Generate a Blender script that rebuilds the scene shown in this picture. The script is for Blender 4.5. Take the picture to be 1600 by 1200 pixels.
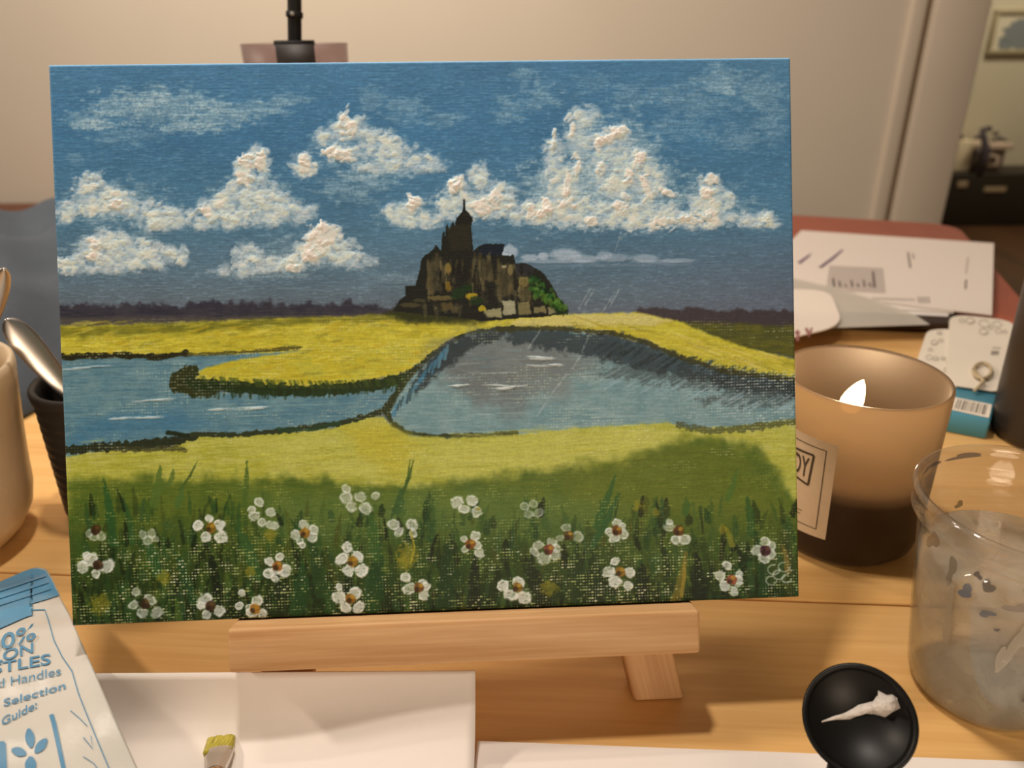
import bpy, bmesh, math, random
import numpy as np
from mathutils import Vector, Matrix

# ------------------------------------------------------------------ scene, camera, light
for o in list(bpy.data.objects):
    bpy.data.objects.remove(o, do_unlink=True)
S = bpy.context.scene
C = S.collection
PI = math.pi
CAM_H = 0.275
cR = Vector((0.99996857, -0.00335043, -0.00718501))
cU = Vector((0.00792778, 0.42260498, 0.90627931))
cF = Vector((0.0, 0.90630779, -0.42261826))
cam_d = bpy.data.cameras.new('camera')
cam_d.sensor_width = 36.0
cam_d.lens = 27.0
cam_d.clip_start = 0.01
cam_d.dof.use_dof = True
cam_d.dof.focus_distance = 0.335
cam_d.dof.aperture_fstop = 9.0
cam = bpy.data.objects.new('camera', cam_d)
C.objects.link(cam)
M = Matrix.Identity(4)
for i, v in enumerate((cR, cU, -cF)):
    for j in range(3):
        M[j][i] = v[j]
M[2][3] = CAM_H
cam.matrix_world = M
S.camera = cam

world = bpy.data.worlds.new('world')
S.world = world
world.use_nodes = True
bgn = world.node_tree.nodes['Background']
bgn.inputs[0].default_value = (1.0, 0.72, 0.48, 1)
bgn.inputs[1].default_value = 0.05

def area(name, loc, target, size, power, col):
    d = bpy.data.lights.new(name, 'AREA')
    d.shape = 'DISK'; d.size = size; d.energy = power; d.color = col
    o = bpy.data.objects.new(name, d); C.objects.link(o)
    o.location = loc
    o.rotation_euler = (Vector(target) - Vector(loc)).to_track_quat('-Z', 'Y').to_euler()
    return o
area('lamp_overhead', (-0.10, 0.40, 1.00), (0, .30, 0), 0.07, 5.0, (1.0, 0.88, 0.76))       # lamp hanging over the table
area('lamp_table_end', (-1.30, 0.46, 0.98), (0, .28, 0), 0.12, 10.0, (1.0, 0.84, 0.68))        # lamp beyond the table end
area('lamp_behind_viewer', (0.30, -1.55, 0.50), (0, .3, .15), 0.9, 14.0, (1.0, 0.78, 0.57))   # low room lamp behind the viewer
area('fill_wall', (-0.60, 0.85, 1.50), (-0.5, 2.2, .75), 0.3, 29, (1.0, 0.87, 0.74))           # added fill light, aimed to brighten the back wall
area('lamp_far_room', (2.4, 3.4, 1.5), (2.5, 4.0, -.6), 0.5, 21, (1.0, 0.87, 0.68))

vs = S.view_settings
vs.view_transform = 'Standard'; vs.look = 'None'; vs.gamma = 1.0
vs.use_curve_mapping = False
vs.exposure = 0.0

# ------------------------------------------------------------------ helpers
def ray(x, y):
    return cF + cR * ((x - 800) / 1200) - cU * ((y - 600) / 1200)
def tab(x, y, z=0.0):                                   # where a measured sight line meets the height z
    v = ray(x, y)
    return Vector((0, 0, CAM_H)) + v * ((z - CAM_H) / v.z)
def wpt(x, y, Y):                                       # ... meets the depth Y
    v = ray(x, y)
    return Vector((0, 0, CAM_H)) + v * (Y / v.y)
def lin(c):
    return tuple(((v / 255) / 12.92 if v / 255 <= 0.04045 else ((v / 255 + 0.055) / 1.055) ** 2.4) for v in c)

MATS = {}
def mat(name, col, rough=0.6, metal=0.0, spec=0.4, noise=0.0, nscale=30, bump=0.0, bscale=200, stretch=(1, 1, 1), trans=0.0, sss=0.0):
    if name in MATS:
        return MATS[name]
    m = bpy.data.materials.new(name); m.use_nodes = True
    nt = m.node_tree; b = nt.nodes['Principled BSDF']
    b.inputs['Roughness'].default_value = rough
    b.inputs['Metallic'].default_value = metal
    b.inputs['Specular IOR Level'].default_value = spec
    b.inputs['Transmission Weight'].default_value = trans
    if sss:
        b.inputs['Subsurface Weight'].default_value = sss
        b.inputs['Subsurface Radius'].default_value = (.03, .017, .008)
        b.inputs['Subsurface Scale'].default_value = 1.0
    c = lin(col)
    b.inputs['Base Color'].default_value = (*c, 1)
    if noise or bump:
        tc = nt.nodes.new('ShaderNodeTexCoord')
        mp = nt.nodes.new('ShaderNodeMapping'); mp.inputs['Scale'].default_value = stretch
        nt.links.new(tc.outputs['Object'], mp.inputs[0])
    if noise:
        n = nt.nodes.new('ShaderNodeTexNoise'); n.inputs['Scale'].default_value = nscale; n.inputs['Detail'].default_value = 6
        nt.links.new(mp.outputs[0], n.inputs[0])
        r = nt.nodes.new('ShaderNodeValToRGB')
        r.color_ramp.elements[0].position = .3; r.color_ramp.elements[1].position = .72
        r.color_ramp.elements[0].color = (*[v * (1 - noise) for v in c], 1)
        r.color_ramp.elements[1].color = (*[min(1, v * (1 + noise * .6)) for v in c], 1)
        nt.links.new(n.outputs[0], r.inputs[0]); nt.links.new(r.outputs[0], b.inputs['Base Color'])
    if bump:
        n2 = nt.nodes.new('ShaderNodeTexNoise'); n2.inputs['Scale'].default_value = bscale; n2.inputs['Detail'].default_value = 4
        nt.links.new(mp.outputs[0], n2.inputs[0])
        bp = nt.nodes.new('ShaderNodeBump'); bp.inputs['Strength'].default_value = bump; bp.inputs['Distance'].default_value = .002
        nt.links.new(n2.outputs[0], bp.inputs['Height']); nt.links.new(bp.outputs[0], b.inputs['Normal'])
    MATS[name] = m
    return m

def wood(name, dark, light, scale=1.0, axis=0, rough=0.45, ring=0.5):
    if name in MATS:
        return MATS[name]
    m = bpy.data.materials.new(name); m.use_nodes = True
    nt = m.node_tree; b = nt.nodes['Principled BSDF']
    b.inputs['Roughness'].default_value = rough; b.inputs['Specular IOR Level'].default_value = .35
    N = nt.nodes.new; L = nt.links.new
    tc = N('ShaderNodeTexCoord'); mp = N('ShaderNodeMapping')
    s = [14 * scale] * 3; s[axis] = 1.1 * scale
    mp.inputs['Scale'].default_value = s
    L(tc.outputs['Object'], mp.inputs[0])
    n1 = N('ShaderNodeTexNoise'); n1.inputs['Scale'].default_value = 3.0; n1.inputs['Detail'].default_value = 8; n1.inputs['Distortion'].default_value = .6
    L(mp.outputs[0], n1.inputs[0])
    mp2 = N('ShaderNodeMapping'); s2 = [220 * scale] * 3; s2[axis] = 7 * scale; mp2.inputs['Scale'].default_value = s2
    L(tc.outputs['Object'], mp2.inputs[0])
    n2 = N('ShaderNodeTexNoise'); n2.inputs['Scale'].default_value = 1.6; n2.inputs['Detail'].default_value = 3
    L(mp2.outputs[0], n2.inputs[0])
    mx = N('ShaderNodeMix'); mx.data_type = 'FLOAT'; mx.inputs[0].default_value = ring
    L(n1.outputs[0], mx.inputs[2]); L(n2.outputs[0], mx.inputs[3])
    r = N('ShaderNodeValToRGB'); r.color_ramp.elements[0].position = .36; r.color_ramp.elements[1].position = .62
    r.color_ramp.elements[0].color = (*lin(dark), 1); r.color_ramp.elements[1].color = (*lin(light), 1)
    L(mx.outputs[0], r.inputs[0]); L(r.outputs[0], b.inputs['Base Color'])
    bp = N('ShaderNodeBump'); bp.inputs['Strength'].default_value = .12; bp.inputs['Distance'].default_value = .001
    L(n2.outputs[0], bp.inputs['Height']); L(bp.outputs[0], b.inputs['Normal'])
    MATS[name] = m
    return m

def facing(nt, lo, hi):
    """reflectance of a thin clear wall: low face on, high at grazing sight"""
    l = nt.nodes.new('ShaderNodeLayerWeight'); l.inputs[0].default_value = .5
    p = nt.nodes.new('ShaderNodeMath'); p.operation = 'POWER'; p.inputs[1].default_value = 4.0
    r = nt.nodes.new('ShaderNodeMapRange'); r.inputs[3].default_value = lo; r.inputs[4].default_value = hi
    nt.links.new(l.outputs['Facing'], p.inputs[0]); nt.links.new(p.outputs[0], r.inputs[0])
    return r
def tag(o, label=None, cat=None, group=None, kind=None):
    if label: o['label'] = label
    if cat: o['category'] = cat
    if group: o['group'] = group
    if kind: o['kind'] = kind
    return o
def thing(name, label, cat, loc=(0, 0, 0), rotz=0.0, group=None):
    o = bpy.data.objects.new(name, None); C.objects.link(o)
    o.location = loc; o.rotation_euler = (0, 0, rotz); o.empty_display_size = .02
    return tag(o, label, cat, group)
def mk(name, verts, faces, m, parent=None, smooth=False, world=True):
    """one mesh object; verts in world space when world, else in the parent's space"""
    me = bpy.data.meshes.new(name)
    vv = [tuple(v) for v in verts]
    if parent is not None and world:
        pm = Matrix.LocRotScale(parent.location, parent.rotation_euler, None)
        if parent.parent is not None:
            q = parent.parent
            pm = Matrix.LocRotScale(q.location, q.rotation_euler, None) @ pm
        inv = pm.inverted()
        vv = [tuple(inv @ Vector(v)) for v in vv]
    me.from_pydata(vv, [], faces)
    if m is not None:
        me.materials.append(m)
    if smooth:
        me.polygons.foreach_set('use_smooth', [True] * len(me.polygons))
    me.update()
    o = bpy.data.objects.new(name, me); C.objects.link(o)
    if parent is not None:
        o.parent = parent
    return o
def fixn(o):
    bm = bmesh.new(); bm.from_mesh(o.data)
    bmesh.ops.remove_doubles(bm, verts=bm.verts, dist=1e-7)
    bmesh.ops.recalc_face_normals(bm, faces=bm.faces)
    bm.to_mesh(o.data); bm.free()
    return o
def bevel(o, w, seg=2):
    md = o.modifiers.new('bevel', 'BEVEL'); md.width = w; md.segments = seg; md.limit_method = 'ANGLE'
    o.data.polygons.foreach_set('use_smooth', [True] * len(o.data.polygons))
    md.harden_normals = False
    return o
def boxv(o, ax, ay, az, lo, hi):
    """a box in the frame o, ax, ay, az from lo to hi"""
    o, ax, ay, az = map(Vector, (o, ax, ay, az))
    vs_ = [o + ax * x + ay * y + az * z for x in (lo[0], hi[0]) for y in (lo[1], hi[1]) for z in (lo[2], hi[2])]
    f = [(0, 1, 3, 2), (4, 6, 7, 5), (0, 4, 5, 1), (2, 3, 7, 6), (0, 2, 6, 4), (1, 5, 7, 3)]
    return vs_, f
WX, WY, WZ = Vector((1, 0, 0)), Vector((0, 1, 0)), Vector((0, 0, 1))
def box(name, lo, hi, m, parent=None, bev=0.0, frame=((0, 0, 0), WX, WY, WZ)):
    v, f = boxv(*frame, lo, hi)
    o = fixn(mk(name, v, f, m, parent))
    if bev: bevel(o, bev)
    return o
def lathe(name, prof, m, parent=None, at=(0, 0, 0), seg=64, axis=None, caps=True, smooth=True):
    """prof: (radius, height) list turned about the axis through at"""
    at = Vector(at)
    az = Vector(axis).normalized() if axis else WZ
    ax = az.orthogonal().normalized() if axis else WX
    ay = az.cross(ax)
    v, f = [], []
    for r, h in prof:
        for k in range(seg):
            a = 2 * PI * k / seg
            v.append(at + az * h + (ax * math.cos(a) + ay * math.sin(a)) * r)
    n = len(prof)
    for i in range(n - 1):
        for k in range(seg):
            k2 = (k + 1) % seg
            f.append((i * seg + k, i * seg + k2, (i + 1) * seg + k2, (i + 1) * seg + k))
    if caps:
        if prof[0][0] > 1e-6: f.append(tuple(range(seg))[::-1])
        if prof[-1][0] > 1e-6: f.append(tuple((n - 1) * seg + k for k in range(seg)))
    return fixn(mk(name, v, f, m, parent, smooth))
def tube(name, pts, rad, m, parent=None, seg=10, flat=None):
    """a tube along pts; rad one number or one per point; flat: (vector, factor) squashes the section"""
    pts = [Vector(p) for p in pts]
    n = len(pts)
    if not hasattr(rad, '__len__'): rad = [rad] * n
    v, f = [], []
    ref = None
    for i, p in enumerate(pts):
        t = (pts[min(i + 1, n - 1)] - pts[max(i - 1, 0)]).normalized()
        if ref is None:
            ref = t.orthogonal().normalized()
            if flat is not None: ref = (Vector(flat[0]) - t * t.dot(Vector(flat[0]))).normalized()
        ref = (ref - t * ref.dot(t)).normalized()
        bi = t.cross(ref)
        for k in range(seg):
            a = 2 * PI * k / seg
            fl = flat[1] if flat is not None else 1.0
            v.append(p + (ref * math.cos(a) * fl + bi * math.sin(a)) * rad[i])
    for i in range(n - 1):
        for k in range(seg):
            k2 = (k + 1) % seg
            f.append((i * seg + k, i * seg + k2, (i + 1) * seg + k2, (i + 1) * seg + k))
    f.append(tuple(range(seg))[::-1]); f.append(tuple((n - 1) * seg + k for k in range(seg)))
    return fixn(mk(name, v, f, m, parent, True))
def slab(name, outline, z0, z1, m, parent=None, bev=0.0):
    """a flat piece with the given plan outline between two heights"""
    n = len(outline)
    v = [(p[0], p[1], z0) for p in outline] + [(p[0], p[1], z1) for p in outline]
    f = [tuple(range(n))[::-1], tuple(range(n, 2 * n))] + [(i, (i + 1) % n, n + (i + 1) % n, n + i) for i in range(n)]
    o = fixn(mk(name, v, f, m, parent))
    if bev: bevel(o, bev, 1)
    return o
def rounded(pts, r, seg=6):
    """polygon with its corners rounded; r one number or one per corner"""
    out = []; n = len(pts)
    if not hasattr(r, '__len__'): r = [r] * n
    for i in range(n):
        p = Vector(pts[i][:2]); a = Vector(pts[i - 1][:2]); b = Vector(pts[(i + 1) % n][:2])
        if r[i] <= 0:
            out.append(p); continue
        u = (a - p).normalized() * r[i]; w = (b - p).normalized() * r[i]
        for k in range(seg + 1):
            t = k / seg
            out.append((p + u) * (1 - t) ** 2 + p * 2 * t * (1 - t) + (p + w) * t ** 2)
    return out
def text_mesh(s, bold=0.0):
    """(verts n x 2, faces) of a line of lettering, 1 unit high capitals, starting at x = 0"""
    cu = bpy.data.curves.new('lettering', 'FONT'); cu.body = s; cu.size = 1.0; cu.resolution_u = 4; cu.offset = bold
    to = bpy.data.objects.new('lettering', cu); C.objects.link(to)
    dg = bpy.context.evaluated_depsgraph_get()
    me = to.evaluated_get(dg).to_mesh()
    v = [(q.co.x, q.co.y) for q in me.vertices]; f = [tuple(p.vertices) for p in me.polygons]
    to.evaluated_get(dg).to_mesh_clear()
    bpy.data.objects.remove(to); bpy.data.curves.remove(cu)
    return v, f
# ------------------------------------------------------------------ the room
FLOOR_Z = -0.745
m_wall = mat('wall_paint', (226, 214, 196), rough=.85, spec=.2, noise=.03, nscale=3, bump=.05, bscale=160)
m_trim = mat('trim_paint', (226, 212, 192), rough=.55, noise=.03, nscale=4)
m_far = mat('far_wall_paint', (214, 206, 180), rough=.85, spec=.2, noise=.03, nscale=3)
m_floor = wood('dark_floor', (66, 44, 26), (96, 66, 40), scale=.35, axis=1, rough=.5)
def struct(o):
    o['kind'] = 'structure'; return o
WY0 = 2.2
struct(box('floor', (-3.2, -1.8, FLOOR_Z - .05), (4.6, 4.6, FLOOR_Z), m_floor))
struct(box('wall_back', (-3.2, WY0, FLOOR_Z), (1.055, WY0 + .12, 1.75), m_wall))
struct(box('ceiling', (-3.2, WY0 - .25, 1.75), (4.6, 4.62, 1.8), m_wall))
struct(box('wall_far', (.9, 4.5, FLOOR_Z), (4.6, 4.6, 1.75), m_far))
struct(box('wall_side', (4.6, .6, FLOOR_Z), (4.7, 4.6, 1.75), m_far))
dr = struct(box('trim_1', (1.092, WY0 - .02, FLOOR_Z), (1.232, WY0 + .16, 1.75), m_trim, bev=.004))     # wide door jamb
struct(box('trim_2', (1.035, WY0 - .012, FLOOR_Z), (1.072, WY0 + .05, 1.75), m_trim, bev=.003))           # narrow casing strip
struct(box('trim_3', (1.05, WY0 + .03, FLOOR_Z), (1.1, WY0 + .12, 1.75), mat('groove_paint', (150, 134, 110), rough=.8)))
struct(box('baseboard_back', (-3.2, WY0 - .018, FLOOR_Z), (1.035, WY0, FLOOR_Z + .11), m_trim, bev=.004))
struct(box('baseboard_far', (.9, 4.482, FLOOR_Z), (4.6, 4.5, FLOOR_Z + .1), m_trim))

# ------------------------------------------------------------------ table
TA = math.radians(-3.8)
tbl = thing('dining_table', 'oak table carrying the easel, candle and papers', 'table', (0, .327, 0), TA)
m_oak = wood('oak_top', (224, 172, 104), (240, 194, 126), scale=.8, axis=0, rough=.42, ring=.45)
def tl(name, lo, hi, m, bev):
    v, f = boxv((0, 0, 0), WX, WY, WZ, lo, hi)
    o = fixn(mk(name, v, f, m, tbl, world=False))
    return bevel(o, bev)
tl('table_leaf', (-.95, -.62, -.028), (.515, -.0006, 0), m_oak, .0012)
tl('table_leaf', (-.95, .0006, -.028), (.515, .46, 0), m_oak, .0012)
tl('table_leaf', (-.95, .4612, -.028), (.515, .84, 0), m_oak, .0012)
for x in (-.9, .42):
    for y in (-.57, .76):
        tl('table_leg', (x, y, FLOOR_Z), (x + .06, y + .06, -.028), m_oak, .004)

# ------------------------------------------------------------------ the painting
pc = Vector((-0.02978723, 0.25225098, CAM_H - 0.22289625))
ex = Vector((0.99892511, 0.04635335, 0.0)); ey = Vector((-0.0184218, 0.39699403, 0.9176363)); en = Vector((0.04253551, -0.91664994, 0.39742121))
PW, PH, PT = 0.305, 0.2291, 0.015
NX, NY = 1080, 815

def paint_canvas():
    rng = np.random.default_rng(7)
    f4 = np.float32
    # where each point of the canvas was measured, corner by corner
    src = np.array([(0, 0), (1, 0), (1, 1), (0, 1)], float)
    dst = np.array([(77, 102), (1239, 87), (1246, 931), (110, 981)], float)
    A = []; B = []
    for (x, y), (u, v) in zip(src, dst):
        A += [[x, y, 1, 0, 0, 0, -u * x, -u * y], [0, 0, 0, x, y, 1, -v * x, -v * y]]; B += [u, v]
    h = np.append(np.linalg.solve(np.array(A), np.array(B)), 1).reshape(3, 3)
    gu, gv = np.meshgrid(np.linspace(0, 1, NX), np.linspace(0, 1, NY))
    q = h @ np.stack([gu.ravel(), gv.ravel(), np.ones(gu.size)])
    X = (q[0] / q[2]).reshape(NY, NX).astype(f4); Y = (q[1] / q[2]).reshape(NY, NX).astype(f4)
    cmin, cmax, rmin, rmax = X.min(0), X.max(0), Y.min(1), Y.max(1)
    TAB = rng.random((256, 256)).astype(f4)
    def vn(x, y, s):
        x = x + s * 17.3; y = y + s * 9.7
        xi = np.floor(x).astype(np.int32); yi = np.floor(y).astype(np.int32)
        fx = x - xi; fy = y - yi
        fx = fx * fx * (3 - 2 * fx); fy = fy * fy * (3 - 2 * fy)
        a = TAB[yi & 255, xi & 255]; b = TAB[yi & 255, (xi + 1) & 255]; c = TAB[(yi + 1) & 255, xi & 255]; d = TAB[(yi + 1) & 255, (xi + 1) & 255]
        return (a + (b - a) * fx) * (1 - fy) + (c + (d - c) * fx) * fy
    def fbm(x, y, s=0, o=4):
        t = 0; a = .5; n = 0
        for k in range(o):
            t = t + a * vn(x * 2 ** k, y * 2 ** k, s + k * 3.1); n += a; a *= .55
        return t / n
    def sst(a, b, x):
        t = np.clip((x - a) / (b - a), 0, 1); return t * t * (3 - 2 * t)
    COL = np.zeros((NY, NX, 3), f4); HT = np.zeros((NY, NX), f4)
    def win(x0, y0, x1, y1):
        i = np.where((cmax >= x0) & (cmin <= x1))[0]; j = np.where((rmax >= y0) & (rmin <= y1))[0]
        if not len(i) or not len(j): return None
        return slice(j[0], j[-1] + 1), slice(i[0], i[-1] + 1)
    def put(w, m, col, ht=0.0):
        m = np.clip(m, 0, 1)
        c = np.asarray(col, f4)
        COL[w] = COL[w] * (1 - m[..., None]) + c * m[..., None]
        if ht: HT[w] += (m * ht).astype(f4)
    # thread of the canvas
    TX = gu * 246 + .35 * fbm(X / 60, Y / 60, 61, 2) + .3 * np.sin(gv * 9); TY = gv * 186 + .35 * fbm(X / 60, Y / 60, 67, 2)
    HSH = rng.random((512, 512)).astype(f4)
    ci = np.floor(TX).astype(int); cj = np.floor(TY).astype(int)
    rnd = HSH[cj & 511, ci & 511]; rowr = HSH[cj & 511, 7]; colr = HSH[11, ci & 511]
    fx_ = TX - ci - .5; fy_ = TY - cj - .5
    lng = np.where(rnd > .62, .55, 1.0)                   # some crossings run on into a short dash
    weave = np.clip(1.15 - 1.9 * np.sqrt((fx_ * 1.35 * lng) ** 2 + (fy_ * 1.5) ** 2) - .55 * (1 - rnd) + .12 * (rowr + colr - 1), 0, 1).astype(f4)
    fine = fbm(X / 3.0, Y / 3.0, 5, 2); mid = fbm(X / 22, Y / 22, 8, 4); hst = fbm(X / 26, Y / 2.2, 11, 3); big = fbm(X / 110, Y / 110, 13, 3)
    thread = fbm(X / 9, Y / 1.9, 21, 2)
    def sdf(pts, w, closed=True):
        x = X[w]; y = Y[w]; d2 = np.full(x.shape, 1e9, f4); ins = np.zeros(x.shape, bool)
        n = len(pts)
        for k in range(n if closed else n - 1):
            ax, ay = pts[k]; bx, by = pts[(k + 1) % n]
            dx, dy = bx - ax, by - ay; L = dx * dx + dy * dy + 1e-9
            t = np.clip(((x - ax) * dx + (y - ay) * dy) / L, 0, 1)
            d2 = np.minimum(d2, (x - ax - t * dx) ** 2 + (y - ay - t * dy) ** 2)
            if closed:
                ins ^= ((ay > y) != (by > y)) & (x < dx * (y - ay) / (dy if abs(dy) > 1e-9 else 1e-9) + ax)
        d = np.sqrt(d2)
        return np.where(ins, d, -d) if closed else d
    def poly(pts, col, soft=2.0, rough=3.0, alpha=1.0, ht=0.0, rs=9.0, col2=None, ry=None):
        xs = [p[0] for p in pts]; ys = [p[1] for p in pts]; e = soft + rough + 3
        w = win(min(xs) - e, min(ys) - e, max(xs) + e, max(ys) + e)
        if w is None: return
        d = sdf(pts, w) + (fbm(X[w] / rs, Y[w] / (ry or rs), xs[0] % 7, 3) - .5) * 2 * rough
        m = sst(-soft, soft, d) * alpha
        c = np.asarray(col, f4)
        if col2 is not None:
            t = sst(.32, .68, .5 * hst[w] + .5 * mid[w])[..., None]; c = c * (1 - t) + np.asarray(col2, f4) * t
        put(w, m, c, ht)
    def line(pts, width, col, alpha=1.0, rough=.35, soft=1.2, ht=0.0, dry=0.0, taper=None, rs=8.0):
        xs = [p[0] for p in pts]; ys = [p[1] for p in pts]; e = width + 4
        w = win(min(xs) - e, min(ys) - e, max(xs) + e, max(ys) + e)
        if w is None: return
        d = sdf(pts, w, False)
        ww = width * .5
        if taper:                                        # thin towards the first point
            L = math.hypot(xs[-1] - xs[0], ys[-1] - ys[0]) + 1e-6
            t = ((X[w] - xs[0]) * (xs[-1] - xs[0]) + (Y[w] - ys[0]) * (ys[-1] - ys[0])) / L / L
            ww = ww * np.clip(.25 + t * taper, .1, 1)
        m = sst(-soft, soft, ww - d + (fbm(X[w] / rs, Y[w] / rs, ys[0] % 9, 3) - .5) * 2 * rough * width * .5) * alpha
        if dry: m = m * (1 - dry * sst(.35, .65, .6 * weave[w] + .5 * fine[w]))
        put(w, m, col, ht)
    def blob(x, y, rx, ry, col, alpha=1.0, rot=0.0, rough=.3, soft=.15, ht=0.0, dry=0.0, rs=7.0):
        e = max(rx, ry) * 1.4 + 2
        w = win(x - e, y - e, x + e, y + e)
        if w is None: return
        c, s = math.cos(rot), math.sin(rot); dx = X[w] - x; dy = Y[w] - y
        r = np.sqrt(((dx * c + dy * s) / rx) ** 2 + ((-dx * s + dy * c) / ry) ** 2)
        m = sst(-soft, soft, 1 - r + (fbm(X[w] / rs, Y[w] / rs, (x * .37 + y * .11) % 13, 3) - .5) * 2 * rough) * alpha
        if dry: m = m * (1 - dry * sst(.40, .6, .45 * thread[w] + .3 * fine[w] + .25 * weave[w]))
        put(w, m, col, ht)
    full = (slice(0, NY), slice(0, NX))

    # ---- sky
    t = np.clip((Y - 90) / 400, 0, 1)[..., None]
    stops = [(0, (74, 116, 146)), (.3, (66, 110, 142)), (.62, (74, 112, 136)), (.8, (84, 110, 126)), (.92, (92, 108, 118)), (1, (92, 98, 106))]
    for (a, ca), (b, cb) in zip(stops[:-1], stops[1:]):
        k = np.clip((t - a) / (b - a), 0, 1); sel = (t >= a)
        COL[:] = np.where(sel, np.asarray(ca, f4) * (1 - k) + np.asarray(cb, f4) * k, COL)
    COL *= (1 + (hst[..., None] - .5) * .13 + (big[..., None] - .5) * .14)
    put(full, sst(.60, .8, thread) * .22 * sst(80, 140, Y), (130, 160, 175))
    put(full, sst(850, 1250, X) * sst(330, 460, Y) * .45, (92, 96, 112))          # greyer towards the far end
    put(full, sst(980, 1240, X) * sst(330, 90, Y) * .22, (112, 146, 164))

    # ---- clouds: soft scumble first, then opaque dabs
    wisps = [(135,190,34,18,.55),(185,168,48,30,.5),(235,163,50,34,.55),(290,172,55,34,.55),(345,180,60,26,.5),(405,172,62,18,.42),(458,158,40,11,.3),(150,198,40,10,.55),(300,200,60,12,.5),(120,250,20,12,.2),(190,215,60,16,.25),
             (585,155,26,22,.28),(640,172,40,24,.28),(700,188,36,15,.32),(555,296,62,24,.38),(590,270,60,18,.5),(820,118,34,18,.3),(798,172,28,24,.34),(852,150,34,26,.32),(1000,150,54,22,.24),(1085,160,60,34,.28),(1125,122,44,26,.42),
             (1185,140,52,30,.32),(1150,215,54,26,.26),(1205,190,32,42,.26),(930,130,40,20,.18),(1060,200,60,20,.2),(970,235,75,70,.5),(880,300,85,60,.6),(1000,300,95,55,.62),(940,300,110,50,.55),(908,220,38,50,.5),(990,255,55,50,.5),(640,335,50,25,.5),(760,310,60,40,.45),(560,232,70,45,.4),(400,310,75,45,.45),(180,320,90,40,.45),(190,395,90,35,.45),(470,400,100,30,.42),(1120,320,70,35,.42),(390,432,90,8,.35),(620,435,60,8,.2)]
    for x, y, rx, ry, a in wisps:
        e = max(rx, ry) * 1.6
        w = win(x - e, y - e, x + e, y + e)
        r = np.sqrt(((X[w] - x) / rx) ** 2 + ((Y[w] - y) / ry) ** 2)
        n = fbm((X[w] + 14 * mid[w]) / 13, Y[w] / 7, x * .013, 4)
        m = sst(.05, .75, 1.15 - r + (n - .5) * 1.7) * a * (.62 + .75 * sst(.4, .7, .6 * hst[w] + .4 * fine[w]))
        put(w, m, (164, 184, 188), .00006)
    clouds = [(478,262,20,22,.85),(505,215,17,18,.6),(540,203,24,24,.75),(535,240,32,15,.9),(566,200,16,17,.6),(598,228,38,28,.72),(640,250,42,26,.72),(676,258,30,14,.45),(600,262,50,12,.5),
              (400,240,15,12,.6),(386,265,21,20,.9),(415,255,13,20,.75),(395,300,40,34,.82),(370,322,44,28,.8),(430,322,44,26,.78),(335,330,28,20,.85),(355,350,30,12,.75),(470,336,34,17,.55),(395,345,60,12,.7),
              (142,288,26,18,.7),(150,316,44,32,.8),(106,336,22,18,.8),(195,320,28,22,.75),(235,337,42,22,.78),(280,342,28,18,.7),(248,356,28,11,.7),(320,350,20,12,.6),
              (172,375,32,18,.6),(160,396,44,26,.8),(112,416,30,15,.8),(210,400,44,26,.8),(250,405,32,20,.7),(287,402,9,17,.7),(150,424,60,8,.55),
              (508,370,34,20,.95),(486,395,28,22,.9),(532,394,38,22,.8),(388,405,26,22,.8),(420,415,38,14,.75),(460,415,26,14,.85),(562,410,32,13,.6),(370,426,50,7,.5),
              (625,335,28,18,.75),(660,347,44,13,.75),(652,315,12,9,.95),(716,290,15,15,.95),(750,275,20,24,.75),(720,322,48,28,.8),(780,302,28,20,.65),(770,322,40,22,.85),(830,332,58,22,.8),(880,292,34,48,.75),
              (908,215,22,45,.55),(914,178,26,18,.5),(868,240,17,30,.7),(960,262,44,56,.7),(975,207,20,13,.95),(1000,245,14,16,.95),(1012,282,33,42,.72),(900,334,78,26,.82),(1000,338,88,24,.85),(1110,290,24,20,.75),(1115,316,38,26,.75),
              (1090,342,58,16,.85),(1170,342,46,14,.7),(1206,348,18,9,.7),(945,218,14,12,.8)]
    for x, y, rx, ry, a in clouds:
        e = max(rx, ry) * 1.5
        w = win(x - e, y - e, x + e, y + e)
        r = np.sqrt(((X[w] - x) / rx) ** 2 + ((Y[w] - y) / ry) ** 2)
        n = fbm(X[w] / 8, Y[w] / 6, x * .017 + y * .01, 4)
        m = sst(-.1, .5, 1 - r + (n - .5) * 1.1) * a * (.55 + .55 * sst(.35, .62, n))
        sh = sst(.35, .65, fbm(X[w] / 11, Y[w] / 9, y * .02, 3))[..., None]
        put(w, m, np.asarray((164, 180, 186), f4) * (1 - sh) + np.asarray((202, 208, 207), f4) * sh, .00009)
    for x, y, rx, ry, a in clouds:                     # thick dabs of white on the sunny heads
        for _ in range(int(6 + rx * ry / 60)):
            an = rng.uniform(0, 2 * PI); rr = math.sqrt(rng.uniform(0, 1)) * .85
            px = x + math.cos(an) * rx * rr; py = y + math.sin(an) * ry * rr - ry * .1
            s = rng.uniform(3, 8.5)
            br = rng.uniform(0, 1)
            blob(px, py, s * rng.uniform(1, 1.7), s * rng.uniform(.6, 1), (188 + 38 * br, 197 + 25 * br, 198 + 14 * br), alpha=a * rng.uniform(.3, .85), rot=rng.uniform(-.9, .6), rough=.6, soft=.35, ht=rng.uniform(.00004, .00028), dry=.35, rs=4)
        for _ in range(2 + int(rx * ry / 160)):        # blue-grey gaps between the dabs
            an = rng.uniform(0, 2 * PI)
            blob(x + math.cos(an) * rx * .7, y + math.sin(an) * ry * .8 + ry * .15, rng.uniform(3, 8), rng.uniform(1.5, 4), (128, 156, 170), alpha=rng.uniform(.25, .6), rot=rng.uniform(-.6, .6), rough=.7, soft=.4, rs=4)
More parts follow.
